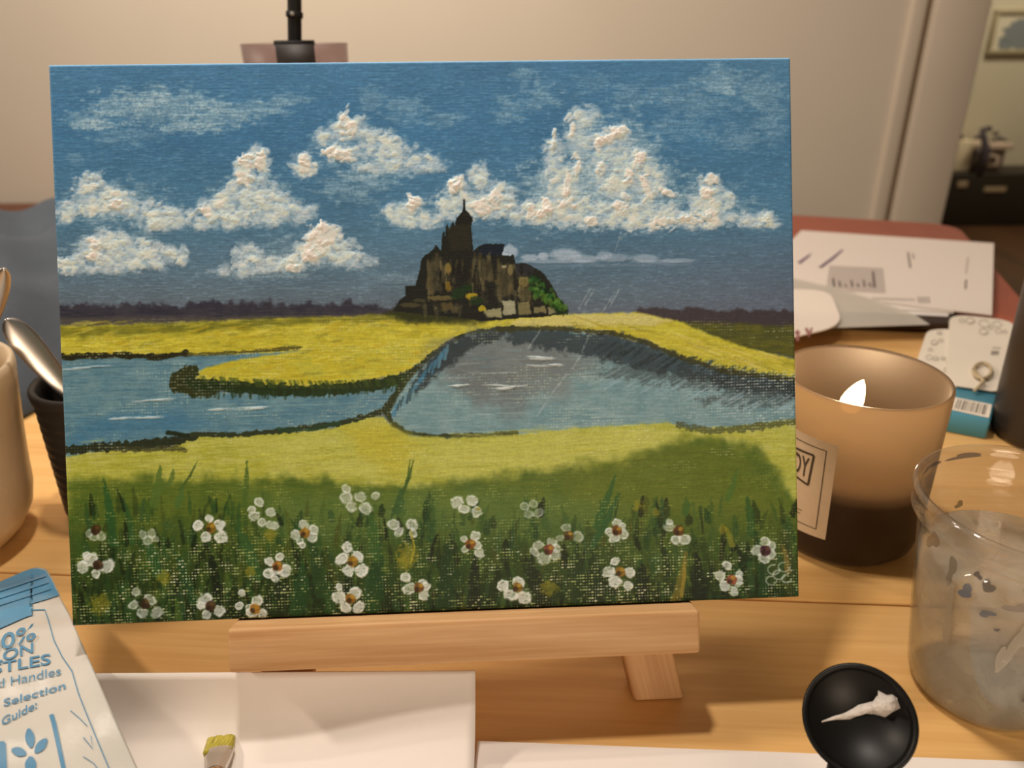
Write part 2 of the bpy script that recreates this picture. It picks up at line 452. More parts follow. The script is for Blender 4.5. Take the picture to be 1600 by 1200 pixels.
    thick = [(540,190,9,13,-.5),(552,202,8,11,0),(520,238,12,8,.2),(538,243,12,9,0),(388,252,11,10,0),(384,278,13,11,.4),(410,252,8,15,.1),(478,258,10,13,0),(652,316,12,8,-.3),(643,322,7,9,0),(715,283,11,8,0),(709,294,8,9,0),(776,310,12,12,0),(755,325,14,11,.2),(888,285,6,22,.12),(883,318,14,5,-.5),(856,320,7,9,0),(850,332,10,6,-.5),
             (975,202,12,7,-.2),(957,214,12,6,-.5),(940,222,7,9,.5),(1002,247,7,14,.5),(985,275,6,10,-.2),(942,262,6,10,0),(970,320,14,7,.1),(980,308,9,7,0),(1010,290,5,22,-.5),(1045,300,16,5,.5),(1112,278,10,8,.3),(1105,300,8,10,0),(1112,336,11,8,.2),(1075,343,22,5,.1),(1040,345,18,6,0),(510,365,24,14,.1),(488,385,11,12,0),(484,400,12,8,0),(152,385,8,7,0),(148,402,9,8,0),(185,320,9,7,0),(322,330,10,9,.2),(460,420,10,7,0),(905,262,4,14,.2),(897,200,4,10,.1),(830,330,6,12,.2),(925,345,10,8,0),(868,215,3,16,.1)]
    for x, y, rx, ry, ro in thick:
        blob(x, y, rx, ry, (226, 219, 208), alpha=.82, rot=ro, rough=.6, soft=.3, ht=.0003, rs=6)
        blob(x + rx * .2, y + ry * .25, rx * .55, ry * .5, (204, 202, 196), alpha=.6, rot=ro, rough=.6, soft=.4, ht=-.00012, rs=4)
        for _ in range(4):                             # smaller ridges round each dab
            blob(x + rng.normal(0, rx * .8), y + rng.normal(0, ry * .8), rng.uniform(3, 8), rng.uniform(1.5, 4), (224, 218, 208) if rng.random() < .6 else (188, 194, 192), alpha=.7, rot=rng.uniform(-1, 1), rough=.6, soft=.3, ht=.00022, rs=4)
    line([(503, 345), (505, 356)], 4, (235, 228, 218), ht=.0004)
    # low far cloud bank
    for x, y, rx, ry, a in [(797,393,14,10,.8),(786,398,8,6,.7),(830,402,14,5,.7),(850,400,8,6,.8),(885,397,24,9,.75),(915,404,24,6,.6),(945,399,12,7,.5),(960,402,25,6,.45),(1008,403,22,6,.55),(1062,406,28,3,.45),(1030,408,40,2.5,.35),(870,408,60,3,.5)]:
        blob(x, y, rx, ry, (176, 186, 196), alpha=a, rough=.25, soft=.3, ht=.00008, dry=.3)
    line([(800, 417), (1080, 411)], 4, (120, 132, 148), alpha=.4, dry=.6)

    # ---- dark line of trees on the horizon
    top = [(90, 492)]
    for x in range(90, 640, 9): top.append((x, 484 - 10 * rng.random() ** 1.6 - (5 if 280 < x < 560 else 1)))
    poly(top + [(640, 500), (90, 509)], (46, 43, 52), soft=4, rough=6, rs=7, alpha=.94, col2=(58, 54, 60))
    poly([(90, 498), (400, 496), (620, 492), (640, 506), (400, 512), (90, 516)], (82, 76, 66), soft=4, rough=3, alpha=.75, rs=14)
    top = [(990, 494)]
    for x in range(1000, 1250, 9): top.append((x, 484 - 6 * rng.random() + (x - 1000) * .012))
    poly(top + [(1250, 515), (1100, 510), (1040, 500)], (62, 54, 56), soft=3, rough=3, rs=6)
    poly([(1035, 500), (1100, 503), (1250, 507), (1250, 560), (1160, 545), (1090, 520)], (92, 88, 34), soft=5, rough=4, rs=16, col2=(70, 72, 34))

    # ---- far meadow
    poly([(90, 512), (250, 508), (420, 500), (560, 494), (700, 492), (760, 497), (880, 491), (1000, 488), (1060, 500), (1110, 522), (1180, 546), (1250, 562), (1250, 592), (1180, 583), (1120, 574), (1060, 556), (1010, 531), (960, 521), (880, 514), (800, 511), (740, 519), (705, 532), (672, 558), (650, 580), (560, 600), (480, 606), (380, 602), (310, 596), (298, 588), (330, 570), (380, 560), (300, 558), (90, 566)], (174, 160, 44), soft=3, rough=3, rs=10, ht=.0001, col2=(190, 178, 62))
    poly([(90, 514), (250, 508), (420, 500), (640, 492), (770, 498), (740, 506), (600, 503), (480, 508), (330, 520), (90, 530)], (98, 98, 34), soft=5, rough=5, alpha=.85, rs=18, col2=(122, 116, 38))
    poly([(300, 586), (350, 566), (480, 548), (620, 545), (690, 530), (660, 570), (560, 596), (420, 602)], (188, 168, 44), soft=8, rough=8, alpha=.6, rs=18, ht=.00008, col2=(170, 166, 60))
    for _ in range(260):
        x = rng.uniform(100, 720); y = rng.uniform(504, 596)
        if y > 560 and x < 300: continue
        if 553 < y and x < 330: continue
        c = [(204, 190, 84), (150, 140, 44), (190, 160, 36), (128, 126, 46), (210, 196, 70)][rng.integers(5)]
        blob(x, y, rng.uniform(6, 20), rng.uniform(1.2, 3.2), c, alpha=rng.uniform(.2, .55), rot=rng.uniform(-.3, .1), rough=.7, soft=.4, ht=.00012, dry=.3, rs=5)
    poly([(800, 500), (880, 491), (1000, 489), (1050, 500), (1020, 508), (960, 507), (880, 511), (800, 509)], (196, 182, 116), soft=4, rough=3, alpha=.8, rs=9, ht=.0001)
    for _ in range(90):
        t_ = rng.random(); x = 900 + 340 * t_; y = 505 + 68 * t_ ** 1.1 + rng.uniform(-12, 12)
        blob(x, y, rng.uniform(10, 28), rng.uniform(1, 2.6), [(206, 188, 78), (150, 138, 46), (186, 166, 52), (210, 190, 110)][rng.integers(4)], alpha=rng.uniform(.25, .55), rot=.32, rough=.6, soft=.4, ht=.0001, dry=.3, rs=5)

    # ---- river on one side
    poly([(90, 563), (300, 557), (420, 553), (470, 549), (380, 562), (325, 575), (290, 592), (300, 610), (400, 618), (560, 610), (640, 590), (612, 625), (575, 658), (480, 676), (300, 686), (180, 706), (100, 716)], (80, 116, 130), soft=2.5, rough=2, rs=8, col2=(102, 132, 138))
    for _ in range(150):
        x = rng.uniform(95, 610); y = rng.uniform(566, 690)
        if y < 612 and x > 280: continue
        if y > 700 - (x - 95) * .085: continue
        blob(x, y, rng.uniform(18, 60), rng.uniform(.8, 2.2), [(114, 144, 148), (60, 98, 116), (92, 128, 136), (126, 154, 156)][rng.integers(4)], alpha=rng.uniform(.15, .42), rot=-.03, rough=.5, soft=.5, dry=.4, rs=9)
    poly([(120, 660), (260, 640), (330, 665), (200, 685), (110, 698)], (56, 104, 134), soft=12, rough=8, alpha=.5, rs=18)
    for p, wd in (([(172, 657), (260, 652)], 4), ([(335, 641), (410, 639)], 3.4), ([(215, 630), (260, 625)], 2), ([(100, 580), (160, 574)], 2.4)):
        for k in range(7):
            t_ = rng.random(); x = p[0][0] + (p[1][0] - p[0][0]) * t_; y = p[0][1] + (p[1][1] - p[0][1]) * t_ + rng.normal(0, .8)
            blob(x, y, rng.uniform(10, 24), wd * rng.uniform(.2, .5), (206, 212, 206), alpha=rng.uniform(.35, .75), rot=-.05, rough=.5, soft=.4, ht=.00018, dry=.4, rs=6)
    # banks of the river
    line([(92, 560), (180, 557), (255, 560), (290, 553)], 8, (44, 42, 24), rough=1.1, dry=.3)
    line([(270, 557), (360, 553), (430, 548), (472, 543)], 5, (62, 58, 30), alpha=.75, rough=1.2, dry=.4)
    line([(92, 562), (290, 556)], 5, (36, 34, 22), rough=1.3, alpha=.7)
    line([(300, 582), (278, 592), (276, 604), (300, 612), (330, 610)], 22, (46, 50, 26), rough=.5, rs=6)
    line([(300, 600), (380, 606), (480, 612), (560, 606), (620, 596), (655, 578)], 17, (38, 50, 24), rough=.6, rs=6)
    line([(310, 604), (400, 612), (480, 613)], 12, (34, 46, 22), rough=.8, rs=6)
    line([(660, 572), (690, 546), (715, 530), (745, 520), (800, 514)], 12, (40, 46, 26), rough=.6, rs=6)
    line([(652, 580), (625, 612), (605, 640)], 15, (46, 52, 30), rough=.5, rs=7)
    for _ in range(60):
        x = rng.uniform(300, 640); y0 = 612 - max(0, x - 480) * .08
        line([(x, y0), (x + rng.uniform(-3, 3), y0 + rng.uniform(5, 13))], 3, (40, 56, 32), alpha=.6, rough=.7)
    for _ in range(90):
        t_ = rng.random(); x = 310 + 330 * t_; y = 596 + 8 * math.sin(t_ * 3)
        line([(x, y - 7), (x + 4, y + 3)], 3, (60, 74, 30), alpha=.5, rough=.8)

    # ---- pond
    poly([(606, 655), (620, 622), (650, 582), (690, 547), (730, 524), (800, 515), (900, 517), (960, 524), (1010, 540), (1080, 566), (1150, 587), (1250, 594), (1250, 668), (1150, 672), (1050, 668), (900, 674), (800, 682), (680, 688), (630, 680)], (106, 134, 136), soft=2.5, rough=2, rs=9, col2=(124, 148, 148))
    for x, y, rx, ry, al in ((770, 560, 85, 40, .85), (840, 575, 70, 45, .75), (730, 585, 45, 28, .6), (880, 560, 60, 30, .6), (748, 618, 16, 24, .6), (800, 632, 26, 26, .65), (775, 605, 50, 22, .6)):
        blob(x, y, rx, ry, (104, 108, 106) if x != 840 else (116, 120, 116), alpha=al, rough=.5, soft=.5, rs=16)
    for _ in range(190):
        x = rng.uniform(625, 1240); y = rng.uniform(530, 676)
        if y < 545 + max(0, x - 980) * .25 or y < 545 + max(0, 700 - x) * .9: continue
        blob(x, y, rng.uniform(12, 42), rng.uniform(.8, 1.9), [(140, 160, 160), (92, 120, 126), (118, 144, 146), (156, 172, 166)][rng.integers(4)], alpha=rng.uniform(.15, .4), rot=rng.uniform(-.06, .03), rough=.5, soft=.5, dry=.4, rs=9)
    dark = (42, 50, 52)
    poly([(640, 600), (655, 580), (690, 545), (730, 524), (800, 514), (780, 530), (735, 545), (705, 570), (680, 590), (650, 615)], dark, soft=4, rough=7, alpha=.85, rs=8)
    poly([(790, 514), (880, 515), (960, 521), (1010, 538), (1090, 567), (1150, 586), (1250, 594), (1250, 616), (1150, 612), (1090, 592), (1010, 580), (940, 560), (880, 548), (800, 535)], (44, 54, 58), soft=5, rough=11, alpha=.82, rs=9)
    for _ in range(170):                                 # slanting reflections below the far bank
        t_ = rng.random() ** .8; x = 900 + 345 * t_; y = 528 + 64 * t_ + rng.uniform(-2, 10)
        l = rng.uniform(12, 40)
        line([(x + l * .8, y), (x, y + l * .55)], rng.uniform(2, 4.5), [(36, 46, 48), (52, 64, 68), (34, 38, 34), (66, 82, 88)][rng.integers(4)], alpha=rng.uniform(.3, .7), rough=.7, dry=.55, rs=5)
    poly([(930, 585), (960, 570), (1060, 580), (1240, 600), (1240, 632), (1160, 634), (1080, 628), (1130, 610), (1010, 596)], (52, 56, 54), soft=6, rough=14, alpha=.5, rs=7)
    for _ in range(90):
        x = rng.uniform(940, 1245); y = 575 + (x - 940) * .14 + rng.uniform(0, 22)
        line([(x + 16, y), (x - 6, y + 12)], 2.2, (150, 172, 178), alpha=rng.uniform(.15, .45), rough=.7, dry=.6, rs=5)
    for x in range(612, 700, 5):                          # short strokes hanging from the near bank
        yb = 650 - (x - 606) * 1.16 + rng.uniform(-2, 2)
        line([(x + 3, yb - 4), (x - 2, yb + rng.uniform(8, 18))], rng.uniform(2.5, 5), [(66, 116, 142), (40, 62, 70), (92, 136, 152)][rng.integers(3)], alpha=.75, rough=.6, dry=.3)
    for p in ([(695, 603), (745, 601)], [(760, 602), (812, 604)], [(765, 608), (800, 606)], [(830, 560), (855, 558)], [(922, 518), (938, 517)], [(840, 572), (870, 570)]):
        for k in range(5):
            t_ = rng.random(); x = p[0][0] + (p[1][0] - p[0][0]) * t_; y = p[0][1] + (p[1][1] - p[0][1]) * t_ + rng.normal(0, 1.0)
            blob(x, y, rng.uniform(8, 18), rng.uniform(.8, 1.7), (200, 202, 194), alpha=rng.uniform(.4, .8), rot=rng.uniform(-.1, .1), rough=.6, soft=.4, ht=.00022, dry=.4, rs=5)
    line([(604, 645), (612, 662), (632, 676), (680, 683), (760, 680), (806, 677)], 8, (48, 54, 34), rough=.7, rs=6)
    line([(780, 514), (880, 513), (960, 520), (1010, 534), (1070, 560), (1140, 581), (1245, 592)], 7, (54, 54, 28), alpha=.85, rough=1, rs=6)

    # ---- near meadow
    near = [(100, 716), (180, 704), (262, 702), (285, 690), (300, 682), (420, 679), (520, 670), (572, 652), (598, 652), (612, 668), (640, 682), (700, 685), (800, 680), (900, 668), (1040, 660), (1080, 668), (1150, 664), (1250, 652)]
    poly(near + [(1250, 1000), (100, 1000)], (158, 156, 56), soft=2.5, rough=2.5, rs=8, col2=(176, 172, 84), ht=.00006)
    poly([(380, 690), (520, 675), (585, 655), (600, 665), (660, 690), (900, 672), (1040, 664), (1060, 690), (990, 715), (880, 730), (700, 750), (560, 740), (420, 730)], (180, 176, 84), soft=12, rough=8, alpha=.7, rs=22, ht=.00008)
    poly([(540, 670), (600, 660), (660, 700), (620, 740), (560, 720)], (176, 160, 42), soft=16, rough=10, alpha=.6, rs=18)
    for _ in range(240):
        x = rng.uniform(110, 1240); y = rng.uniform(672, 752)
        if x < 560 and y < 690: continue
        blob(x, y, rng.uniform(12, 40), rng.uniform(1, 2.6), [(192, 186, 100), (146, 142, 46), (172, 160, 50), (184, 180, 74)][rng.integers(4)], alpha=rng.uniform(.2, .45), rot=rng.uniform(-.15, .05), rough=.6, soft=.5, ht=.00008, dry=.3, rs=6)
    line([(100, 706), (180, 700), (250, 694), (275, 690), (300, 683)], 14, (40, 44, 28), rough=.7, rs=6, dry=.15)
    line([(180, 704), (270, 702), (288, 706)], 8, (60, 60, 36), alpha=.8, rough=.9, dry=.4)
    line([(262, 678), (290, 682), (306, 684)], 7, (34, 42, 26), rough=.6)
    line([(300, 682), (370, 681), (440, 675), (520, 664), (560, 655), (600, 642)], 8, (46, 52, 32), rough=.9, rs=6)
    line([(435, 672), (480, 672), (530, 662)], 6, (40, 62, 38), alpha=.8, rough=.9)
    line([(1060, 664), (1110, 672), (1160, 668), (1245, 656)], 10, (70, 74, 44), alpha=.75, rough=1, rs=7, dry=.35)

    # ---- grass
    gtop = [(100, 752), (300, 748), (480, 752), (640, 758), (720, 752), (800, 740), (880, 728), (980, 722), (1010, 705), (1050, 686), (1110, 680), (1180, 700), (1215, 740), (1250, 790)]
    poly(gtop + [(1250, 1000), (100, 1000)], (92, 104, 36), soft=12, rough=14, rs=20, col2=(74, 92, 32))
    poly([(880, 735), (1000, 716), (1060, 690), (1150, 700), (1200, 760), (1250, 800), (1250, 860), (880, 800)], (84, 96, 28), soft=18, rough=16, alpha=.75, rs=22, col2=(104, 110, 36))
    put(full, sst(775, 860, Y + 26 * (mid - .5) + 16 * (big - .5)) * .8, (56, 74, 28))
    put(full, sst(840, 960, Y + 40 * (mid - .5)) * .92, (24, 36, 16))
    poly([(620, 770), (760, 762), (900, 780), (1000, 800), (900, 830), (700, 835), (600, 810)], (88, 110, 56), soft=20, rough=18, alpha=.5, rs=20)
    poly([(380, 770), (620, 778), (640, 830), (500, 850), (400, 830)], (88, 112, 60), soft=20, rough=14, alpha=.4, rs=24)
    cols = [(40, 70, 32), (32, 56, 26), (56, 80, 30), (24, 36, 16), (70, 90, 34), (18, 25, 13), (48, 74, 38), (64, 70, 24)]
    for _ in range(1000):
        x = rng.uniform(100, 1250); y = 990 - 190 * rng.random() ** 1.25
        l = rng.uniform(16, 62) * (.6 + .4 * (y - 770) / 200)
        dx = rng.normal(0, .22) * l
        line([(x + dx, y - l), (x + dx * .35, y - l * .5), (x, y)], rng.uniform(3, 12), cols[rng.integers(len(cols))], alpha=rng.uniform(.25, .8), rough=.6, dry=.35, taper=1.4, rs=6, soft=1.6)
    for x, y, x2, y2, wd, c in [(162,752,175,850,14,(42,78,36)),(181,765,193,800,5,(22,34,18)),(195,790,205,850,10,(44,76,36)),(308,722,280,768,4,(64,84,32)),(285,760,276,790,10,(70,98,44)),(250,730,240,790,14,(78,100,40)),(270,735,262,760,8,(80,100,40)),(385,722,380,790,8,(70,92,36)),(645,720,628,770,5,(50,74,30)),(640,718,630,770,4,(60,84,32)),(625,765,620,800,12,(52,82,40)),(960,742,930,820,11,(48,82,36)),(965,770,925,850,12,(42,78,38)),(1150,730,1135,780,9,(70,98,38)),(1165,775,1172,830,13,(46,78,34)),(1070,775,1068,800,12,(60,88,34)),
                             (1128,818,1142,850,9,(116,116,36)),(1128,818,1124,870,8,(28,34,18)),(1070,862,1052,935,13,(104,94,34)),(1066,870,1062,930,6,(140,118,42)),(893,880,882,945,8,(112,112,36)),(320,850,338,920,12,(22,30,18)),(330,880,345,960,10,(24,34,18)),(480,830,500,925,20,(38,62,28)),(700,850,690,955,28,(32,54,26)),(740,870,735,950,18,(26,34,20)),(820,870,850,945,22,(28,36,20)),(900,850,890,940,24,(34,52,24)),(925,860,920,940,26,(30,46,22)),(470,880,460,955,26,(34,64,30)),(590,850,580,950,24,(34,62,28)),(575,800,585,870,18,(54,84,36)),(650,830,655,930,26,(46,66,26)),(540,890,545,950,14,(24,38,20)),(430,900,440,960,16,(26,38,20)),(270,860,300,940,14,(36,66,34)),(1000,880,1000,930,20,(24,32,20)),(1085,860,1090,930,18,(26,32,20)),(1030,840,1040,900,10,(30,44,22)),(225,835,245,900,16,(44,78,38)),(370,820,400,900,18,(48,80,38)),(1180,830,1190,925,16,(38,62,28)),(1225,830,1230,925,16,(54,62,28)),(1220,850,1228,890,9,(116,96,40))]:
        line([(x, y), (.5 * (x + x2) + 2, .5 * (y + y2)), (x2, y2)], wd, c, alpha=.85, rough=.45, dry=.2, taper=1.6, rs=6)
    # bare weave showing through the thin paint
    patch = sst(.44, .58, .55 * fbm(X / 36, Y / 24, 31, 4) + .45 * fbm(X / 12, Y / 10, 35, 3))
    zone = sst(800, 880, Y + 40 * (big - .5)) * (1 - .45 * sst(965, 985, Y))
    grid = sst(.30, .58, weave + .25 * (fine - .5))
    put(full, grid * patch * zone * .92, np.where((fbm(X / 15, Y / 15, 71, 2) > .55)[..., None], np.asarray((196, 192, 156), f4), np.asarray((152, 158, 100), f4)))
    zone2 = sst(735, 765, Y) * sst(.5, .68, fbm(X / 30, Y / 14, 41, 3))
    put(full, grid * zone2 * .38, (176, 176, 92))
    put(full, grid * sst(.50, .66, fbm(X / 60, Y / 20, 51, 3)) * sst(480, 520, Y) * sst(760, 700, Y) * .35, (206, 206, 170))
    put(full, grid * sst(1000, 1150, X) * sst(555, 600, Y) * sst(675, 640, Y) * .5, (190, 196, 190))

    # ---- flowers
    white = (208, 207, 194)
    def petal(x, y, r, a=.95, c=white):
        rx, ry, ro = r * rng.uniform(.85, 1.2), r * rng.uniform(.75, 1.05), rng.uniform(-.8, .8)
        blob(x, y, rx, ry, c, alpha=a * .95, rot=ro, rough=.4, soft=.16, ht=.00012, dry=.5, rs=5)
        e = r * 1.7; w = win(x - e, y - e, x + e, y + e)
        if w is None: return
        co_, si_ = math.cos(ro), math.sin(ro); dx = X[w] - x; dy = Y[w] - y
        q_ = np.sqrt(((dx * co_ + dy * si_) / rx) ** 2 + ((-dx * si_ + dy * co_) / ry) ** 2) + (fbm(X[w] / 5, Y[w] / 5, x * .1, 2) - .5) * .5
        put(w, sst(.34, .0, np.abs(q_ - .86)) * a * (.15 + .75 * sst(.35, .6, fbm(X[w] / 7, Y[w] / 7, y * .1, 2))), (222, 221, 208), .00018)
    flowers = [  # petals as (dx, dy, r), heart colour
        (148, 830, [(-10, 6, 6), (8, 10, 8), (-2, 12, 7)], (58, 38, 22), .45), (230, 838, [(-8, 0, 7), (6, -2, 8), (0, 8, 7), (12, 6, 6)], None, .45),
        (328, 826, [(-20, -3, 9), (14, -4, 8), (16, 14, 10), (-8, 14, 9), (-2, -14, 6)], (124, 92, 28), .95), (408, 800, [(-12, 8, 8), (14, 2, 9), (16, 22, 9), (-16, -2, 7), (-4, -14, 7), (0, 18, 7)], None, .7),
        (475, 833, [(-14, 4, 9), (-2, -12, 8), (14, -4, 9), (12, 8, 8), (-8, 14, 7), (-4, 20, 5)], (140, 98, 34), .75), (560, 783, [(2, -6, 10), (-12, 10, 8), (10, 12, 10), (-20, -4, 9), (-20, -18, 7), (26, -8, 7)], None, .62),
        (630, 820, [(-16, 0, 9), (12, 0, 10), (-8, 12, 7), (14, 14, 6)], None, .7), (733, 790, [(-20, -5, 9), (3, -8, 10), (-9, 6, 8), (10, 10, 9)], None, .75),
        (828, 797, [(-10, -6, 7), (4, -10, 7), (12, 4, 8), (-4, 6, 7)], None, .4), (152, 885, [(-12, -8, 11), (14, 2, 10), (-4, 14, 8), (-24, 4, 10), (-18, -14, 8)], (52, 36, 24), .8),
        (432, 885, [(-12, -6, 8), (-14, 12, 9), (12, 8, 9), (4, -14, 7), (-4, 20, 6), (-2, 8, 8)], (132, 84, 34), .85), (549, 878, [(-8, -22, 8), (-16, -4, 10), (8, -8, 9), (14, 14, 10), (-6, 14, 9)], (140, 104, 36), .95),
        (733, 850, [(8, -12, 8), (10, 2, 8), (-8, 8, 7), (14, 14, 8), (-10, -8, 6)], (122, 74, 30), .8), (855, 858, [(-16, -6, 9), (-8, 14, 10), (6, -10, 8), (10, 8, 9), (-22, 4, 7), (12, -2, 7)], (116, 56, 42), .6),
        (887, 836, [(14, 2, 9), (-4, -12, 8), (-14, 4, 6)], (84, 66, 30), .45), (962, 828, [(0, -12, 8), (-12, 2, 8), (10, 6, 8), (-4, 12, 8), (8, -6, 6)], (98, 60, 26), .8),
        (1058, 828, [(-14, -6, 8), (10, 14, 9), (-4, 14, 8), (-14, -14, 5)], (92, 58, 28), .7), (1193, 858, [(0, -14, 9), (-12, 0, 8), (8, 6, 8), (-2, 12, 8), (10, -8, 7)], (62, 30, 38), .7),
        (225, 945, [(-14, -18, 8), (8, -6, 9), (-18, 2, 8), (-4, 14, 9), (18, 14, 9)], (54, 40, 24), .6), (327, 948, [(-8, -8, 12), (-6, 14, 8), (14, 8, 9), (-14, 0, 7)], (66, 46, 28), .8),
        (396, 952, [(-4, 6, 8), (4, -12, 9), (12, 8, 8), (-24, -4, 7), (-20, -24, 6), (-8, 0, 7)], (140, 96, 34), .85), (546, 936, [(-18, -2, 10), (6, -8, 9), (-8, 14, 9), (12, 14, 10), (-18, -18, 6)], (130, 92, 32), .88),
        (652, 918, [(-20, -16, 8), (-14, 2, 10), (6, -6, 9), (8, 12, 9), (12, -2, 8)], (104, 70, 34), .85), (806, 917, [(-22, -2, 10), (2, -8, 9), (10, 16, 10), (-10, 12, 9)], (118, 90, 34), .92),
        (967, 892, [(-18, 0, 10), (-8, -16, 8), (14, 2, 10), (-8, 16, 9), (12, 22, 8)], (128, 96, 36), .92), (1140, 904, [(-18, -6, 8), (-6, -22, 7), (8, 2, 9), (-10, 10, 8), (4, 18, 8), (12, -8, 6)], (140, 74, 52), .85)]
    for x, y, ps, hc, a in flowers:
        for dx, dy, r in ps: petal(x + dx, y + dy, r, a)
        if hc:
            blob(x, y, 8, 8, hc, alpha=.95, rough=.3, soft=.2, ht=.00012)
            blob(x - 3, y + 3, 4, 4, (46, 32, 20), alpha=.75, rough=.4, soft=.3)
            blob(x + 3, y - 3, 3.5, 3, (166, 128, 44), alpha=.8 if hc[0] > 80 else .2, rough=.4, soft=.3, ht=.0001)
    for x, y in ((1206, 888), (1222, 884), (1202, 905), (1226, 902), (1214, 896)):   # ring of thin white scribbles
        r = rng.uniform(6, 10)
        pts = [(x + r * math.cos(k * .7), y + r * .8 * math.sin(k * .7)) for k in range(8)]
        line(pts, 2.4, (176, 180, 164), alpha=.7, rough=.6, ht=.00012)
    for x, y, r in ((255, 905, 10), (155, 945, 14), (855, 918, 12), (634, 866, 16), (630, 880, 12), (995, 790, 8), (1024, 800, 6), (1128, 826, 7), (745, 795, 3), (420, 838, 9), (390, 895, 8)):
        blob(x, y, r, r, (140, 128, 34), alpha=.6, rough=.8, soft=.3, dry=.4, rs=4, ht=.0001)
    line([(640, 830), (646, 855), (640, 880)], 3, (160, 146, 44), alpha=.8, rough=.6)

    # ---- castle on its rock
    poly([(600, 492), (622, 478), (646, 466), (700, 470), (780, 490), (760, 503), (640, 505)], (50, 52, 26), soft=6, rough=5, rs=9)
    poly([(616, 487), (624, 470), (634, 463), (634, 448), (650, 447), (653, 434), (657, 424), (660, 406), (666, 399), (672, 396), (679, 389), (682, 382), (690, 392), (692.5, 366), (694.5, 361), (697, 368), (698.5, 353), (701, 350), (703.5, 362), (705.5, 355), (709, 346), (712, 352), (715, 341), (720, 335), (725, 329), (726.3, 313), (729, 328), (735, 334), (740, 341), (739, 349), (737.5, 353), (740.5, 392), (748, 386), (757, 381), (790, 381), (785, 398), (798, 400), (803, 397), (807, 411), (822, 411), (836, 418), (848, 424), (860, 440), (872, 462), (884, 488), (860, 494), (800, 498), (760, 502), (690, 494)], (30, 31, 26), soft=.9, rough=1.4, rs=4)
    poly([(744, 398), (757, 382), (790, 382), (784, 400)], (24, 30, 38), soft=1.2, rough=1.5, rs=5)
    poly([(806, 413), (824, 413), (836, 420), (832, 432), (808, 430)], (40, 40, 42), soft=1.5, rough=1.5)
    line([(727, 313), (727, 330)], 3.4, (24, 26, 24), rough=.3)
    poly([(700, 358), (712, 350), (737, 350), (738, 390), (704, 392)], (46, 42, 30), soft=3, rough=4, alpha=.7, rs=5)
    stone = [(98, 90, 60), (84, 74, 48), (112, 100, 68), (70, 62, 42), (92, 78, 46), (124, 112, 76)]
    for x0, x1, y0, y1, n in ((668, 690, 405, 458, 26), (690, 712, 405, 455, 22), (750, 772, 402, 440, 22), (776, 808, 410, 470, 42), (810, 832, 432, 478, 30), (735, 760, 425, 480, 14), (660, 720, 472, 486, 10), (712, 745, 405, 440, 10)):
        for _ in range(n):
            blob(rng.uniform(x0, x1), rng.uniform(y0, y1), rng.uniform(1.6, 4.2), rng.uniform(4, 13), stone[rng.integers(6)], alpha=rng.uniform(.2, .6), rot=rng.uniform(-.12, .12), rough=.7, soft=.3, ht=.0001, dry=.3, rs=4)
    for _ in range(110):
        blob(rng.uniform(676, 835), rng.uniform(412, 484), rng.uniform(1.2, 4), rng.uniform(3, 11), (26, 26, 22), alpha=rng.uniform(.4, .8), rough=.6, soft=.3, rs=4)
    for x, y, rx, ry, c in ((701, 420, 5, 9, (124, 104, 52)), (701, 448, 5, 8, (114, 90, 34)), (789, 417, 4, 2, (210, 200, 170)), (799, 422, 4, 8, (144, 130, 84)), (820, 440, 8, 8, (120, 106, 60)), (738, 463, 9, 5, (160, 136, 34)), (754, 482, 6, 5, (170, 148, 36)), (690, 466, 22, 4, (96, 84, 50)), (640, 477, 16, 3.5, (70, 64, 42)), (655, 470, 10, 3, (62, 58, 38))):
        blob(x, y, rx, ry, c, alpha=.9, rough=.35, soft=.2, ht=.00018, rs=5)
    for x0, y0, x1, y1, c in ((758, 482, 784, 496, (158, 150, 108)), (786, 469, 806, 492, (170, 163, 130)), (810, 470, 830, 491, (124, 114, 74)), (834, 478, 853, 489, (128, 118, 76)), (857, 472, 873, 490, (142, 134, 96)), (690, 472, 710, 486, (84, 72, 42)), (752, 404, 770, 440, (84, 76, 50)), (778, 412, 804, 462, (88, 78, 52)), (812, 434, 830, 470, (98, 88, 54)), (670, 410, 688, 455, (74, 68, 48))):
        poly([(x0, y0 + 2), (x1 - 1, y0), (x1, y1 - 1), (x0 + 1, y1)], c, soft=1.5, rough=3, alpha=.85 if y0 > 465 else .5, rs=5, ht=.00015)
    for _ in range(150):
        t_ = rng.random(); x = 834 + 46 * t_ + rng.uniform(-9, 7); y = 426 + 58 * t_ + rng.uniform(-5, 32) * (1 - t_ * .8)
        blob(x, y, rng.uniform(2.5, 5), rng.uniform(2.5, 5), [(34, 62, 28), (46, 84, 34), (24, 40, 22), (74, 104, 38)][rng.integers(4)], alpha=.8, rough=.5, soft=.25, ht=.00012, rs=4)
    for x, y in ((720, 455), (730, 450), (715, 462), (745, 470)):
        blob(x, y, 9, 6, (28, 48, 24), alpha=.85, rough=.5, soft=.25)

    # ---- fine pale scratches across the paint
    for p in ([(922, 452), (905, 482)], [(930, 450), (915, 475)], [(962, 455), (942, 486)], [(968, 452), (955, 476)], [(972, 362), (962, 392)], [(985, 358), (972, 372)], [(845, 515), (825, 545)], [(922, 520), (905, 560)], [(905, 558), (895, 575)], [(872, 600), (838, 650)], [(885, 585), (872, 602)]):
        line(p, 2.6, (186, 192, 188), alpha=.34, rough=1.6, dry=.8, soft=1.2, rs=4)
    # ---- relief: thread everywhere, brush ridges
    HT[:] += weave * .00005 + (thread - .5) * .00010 + (fine - .5) * .00004
    # edges of the canvas: highlight of the top fold painted in, bottom edge darker
    COL *= (1 + (fine[..., None] - .5) * .10 + (thread[..., None] - .5) * .08)
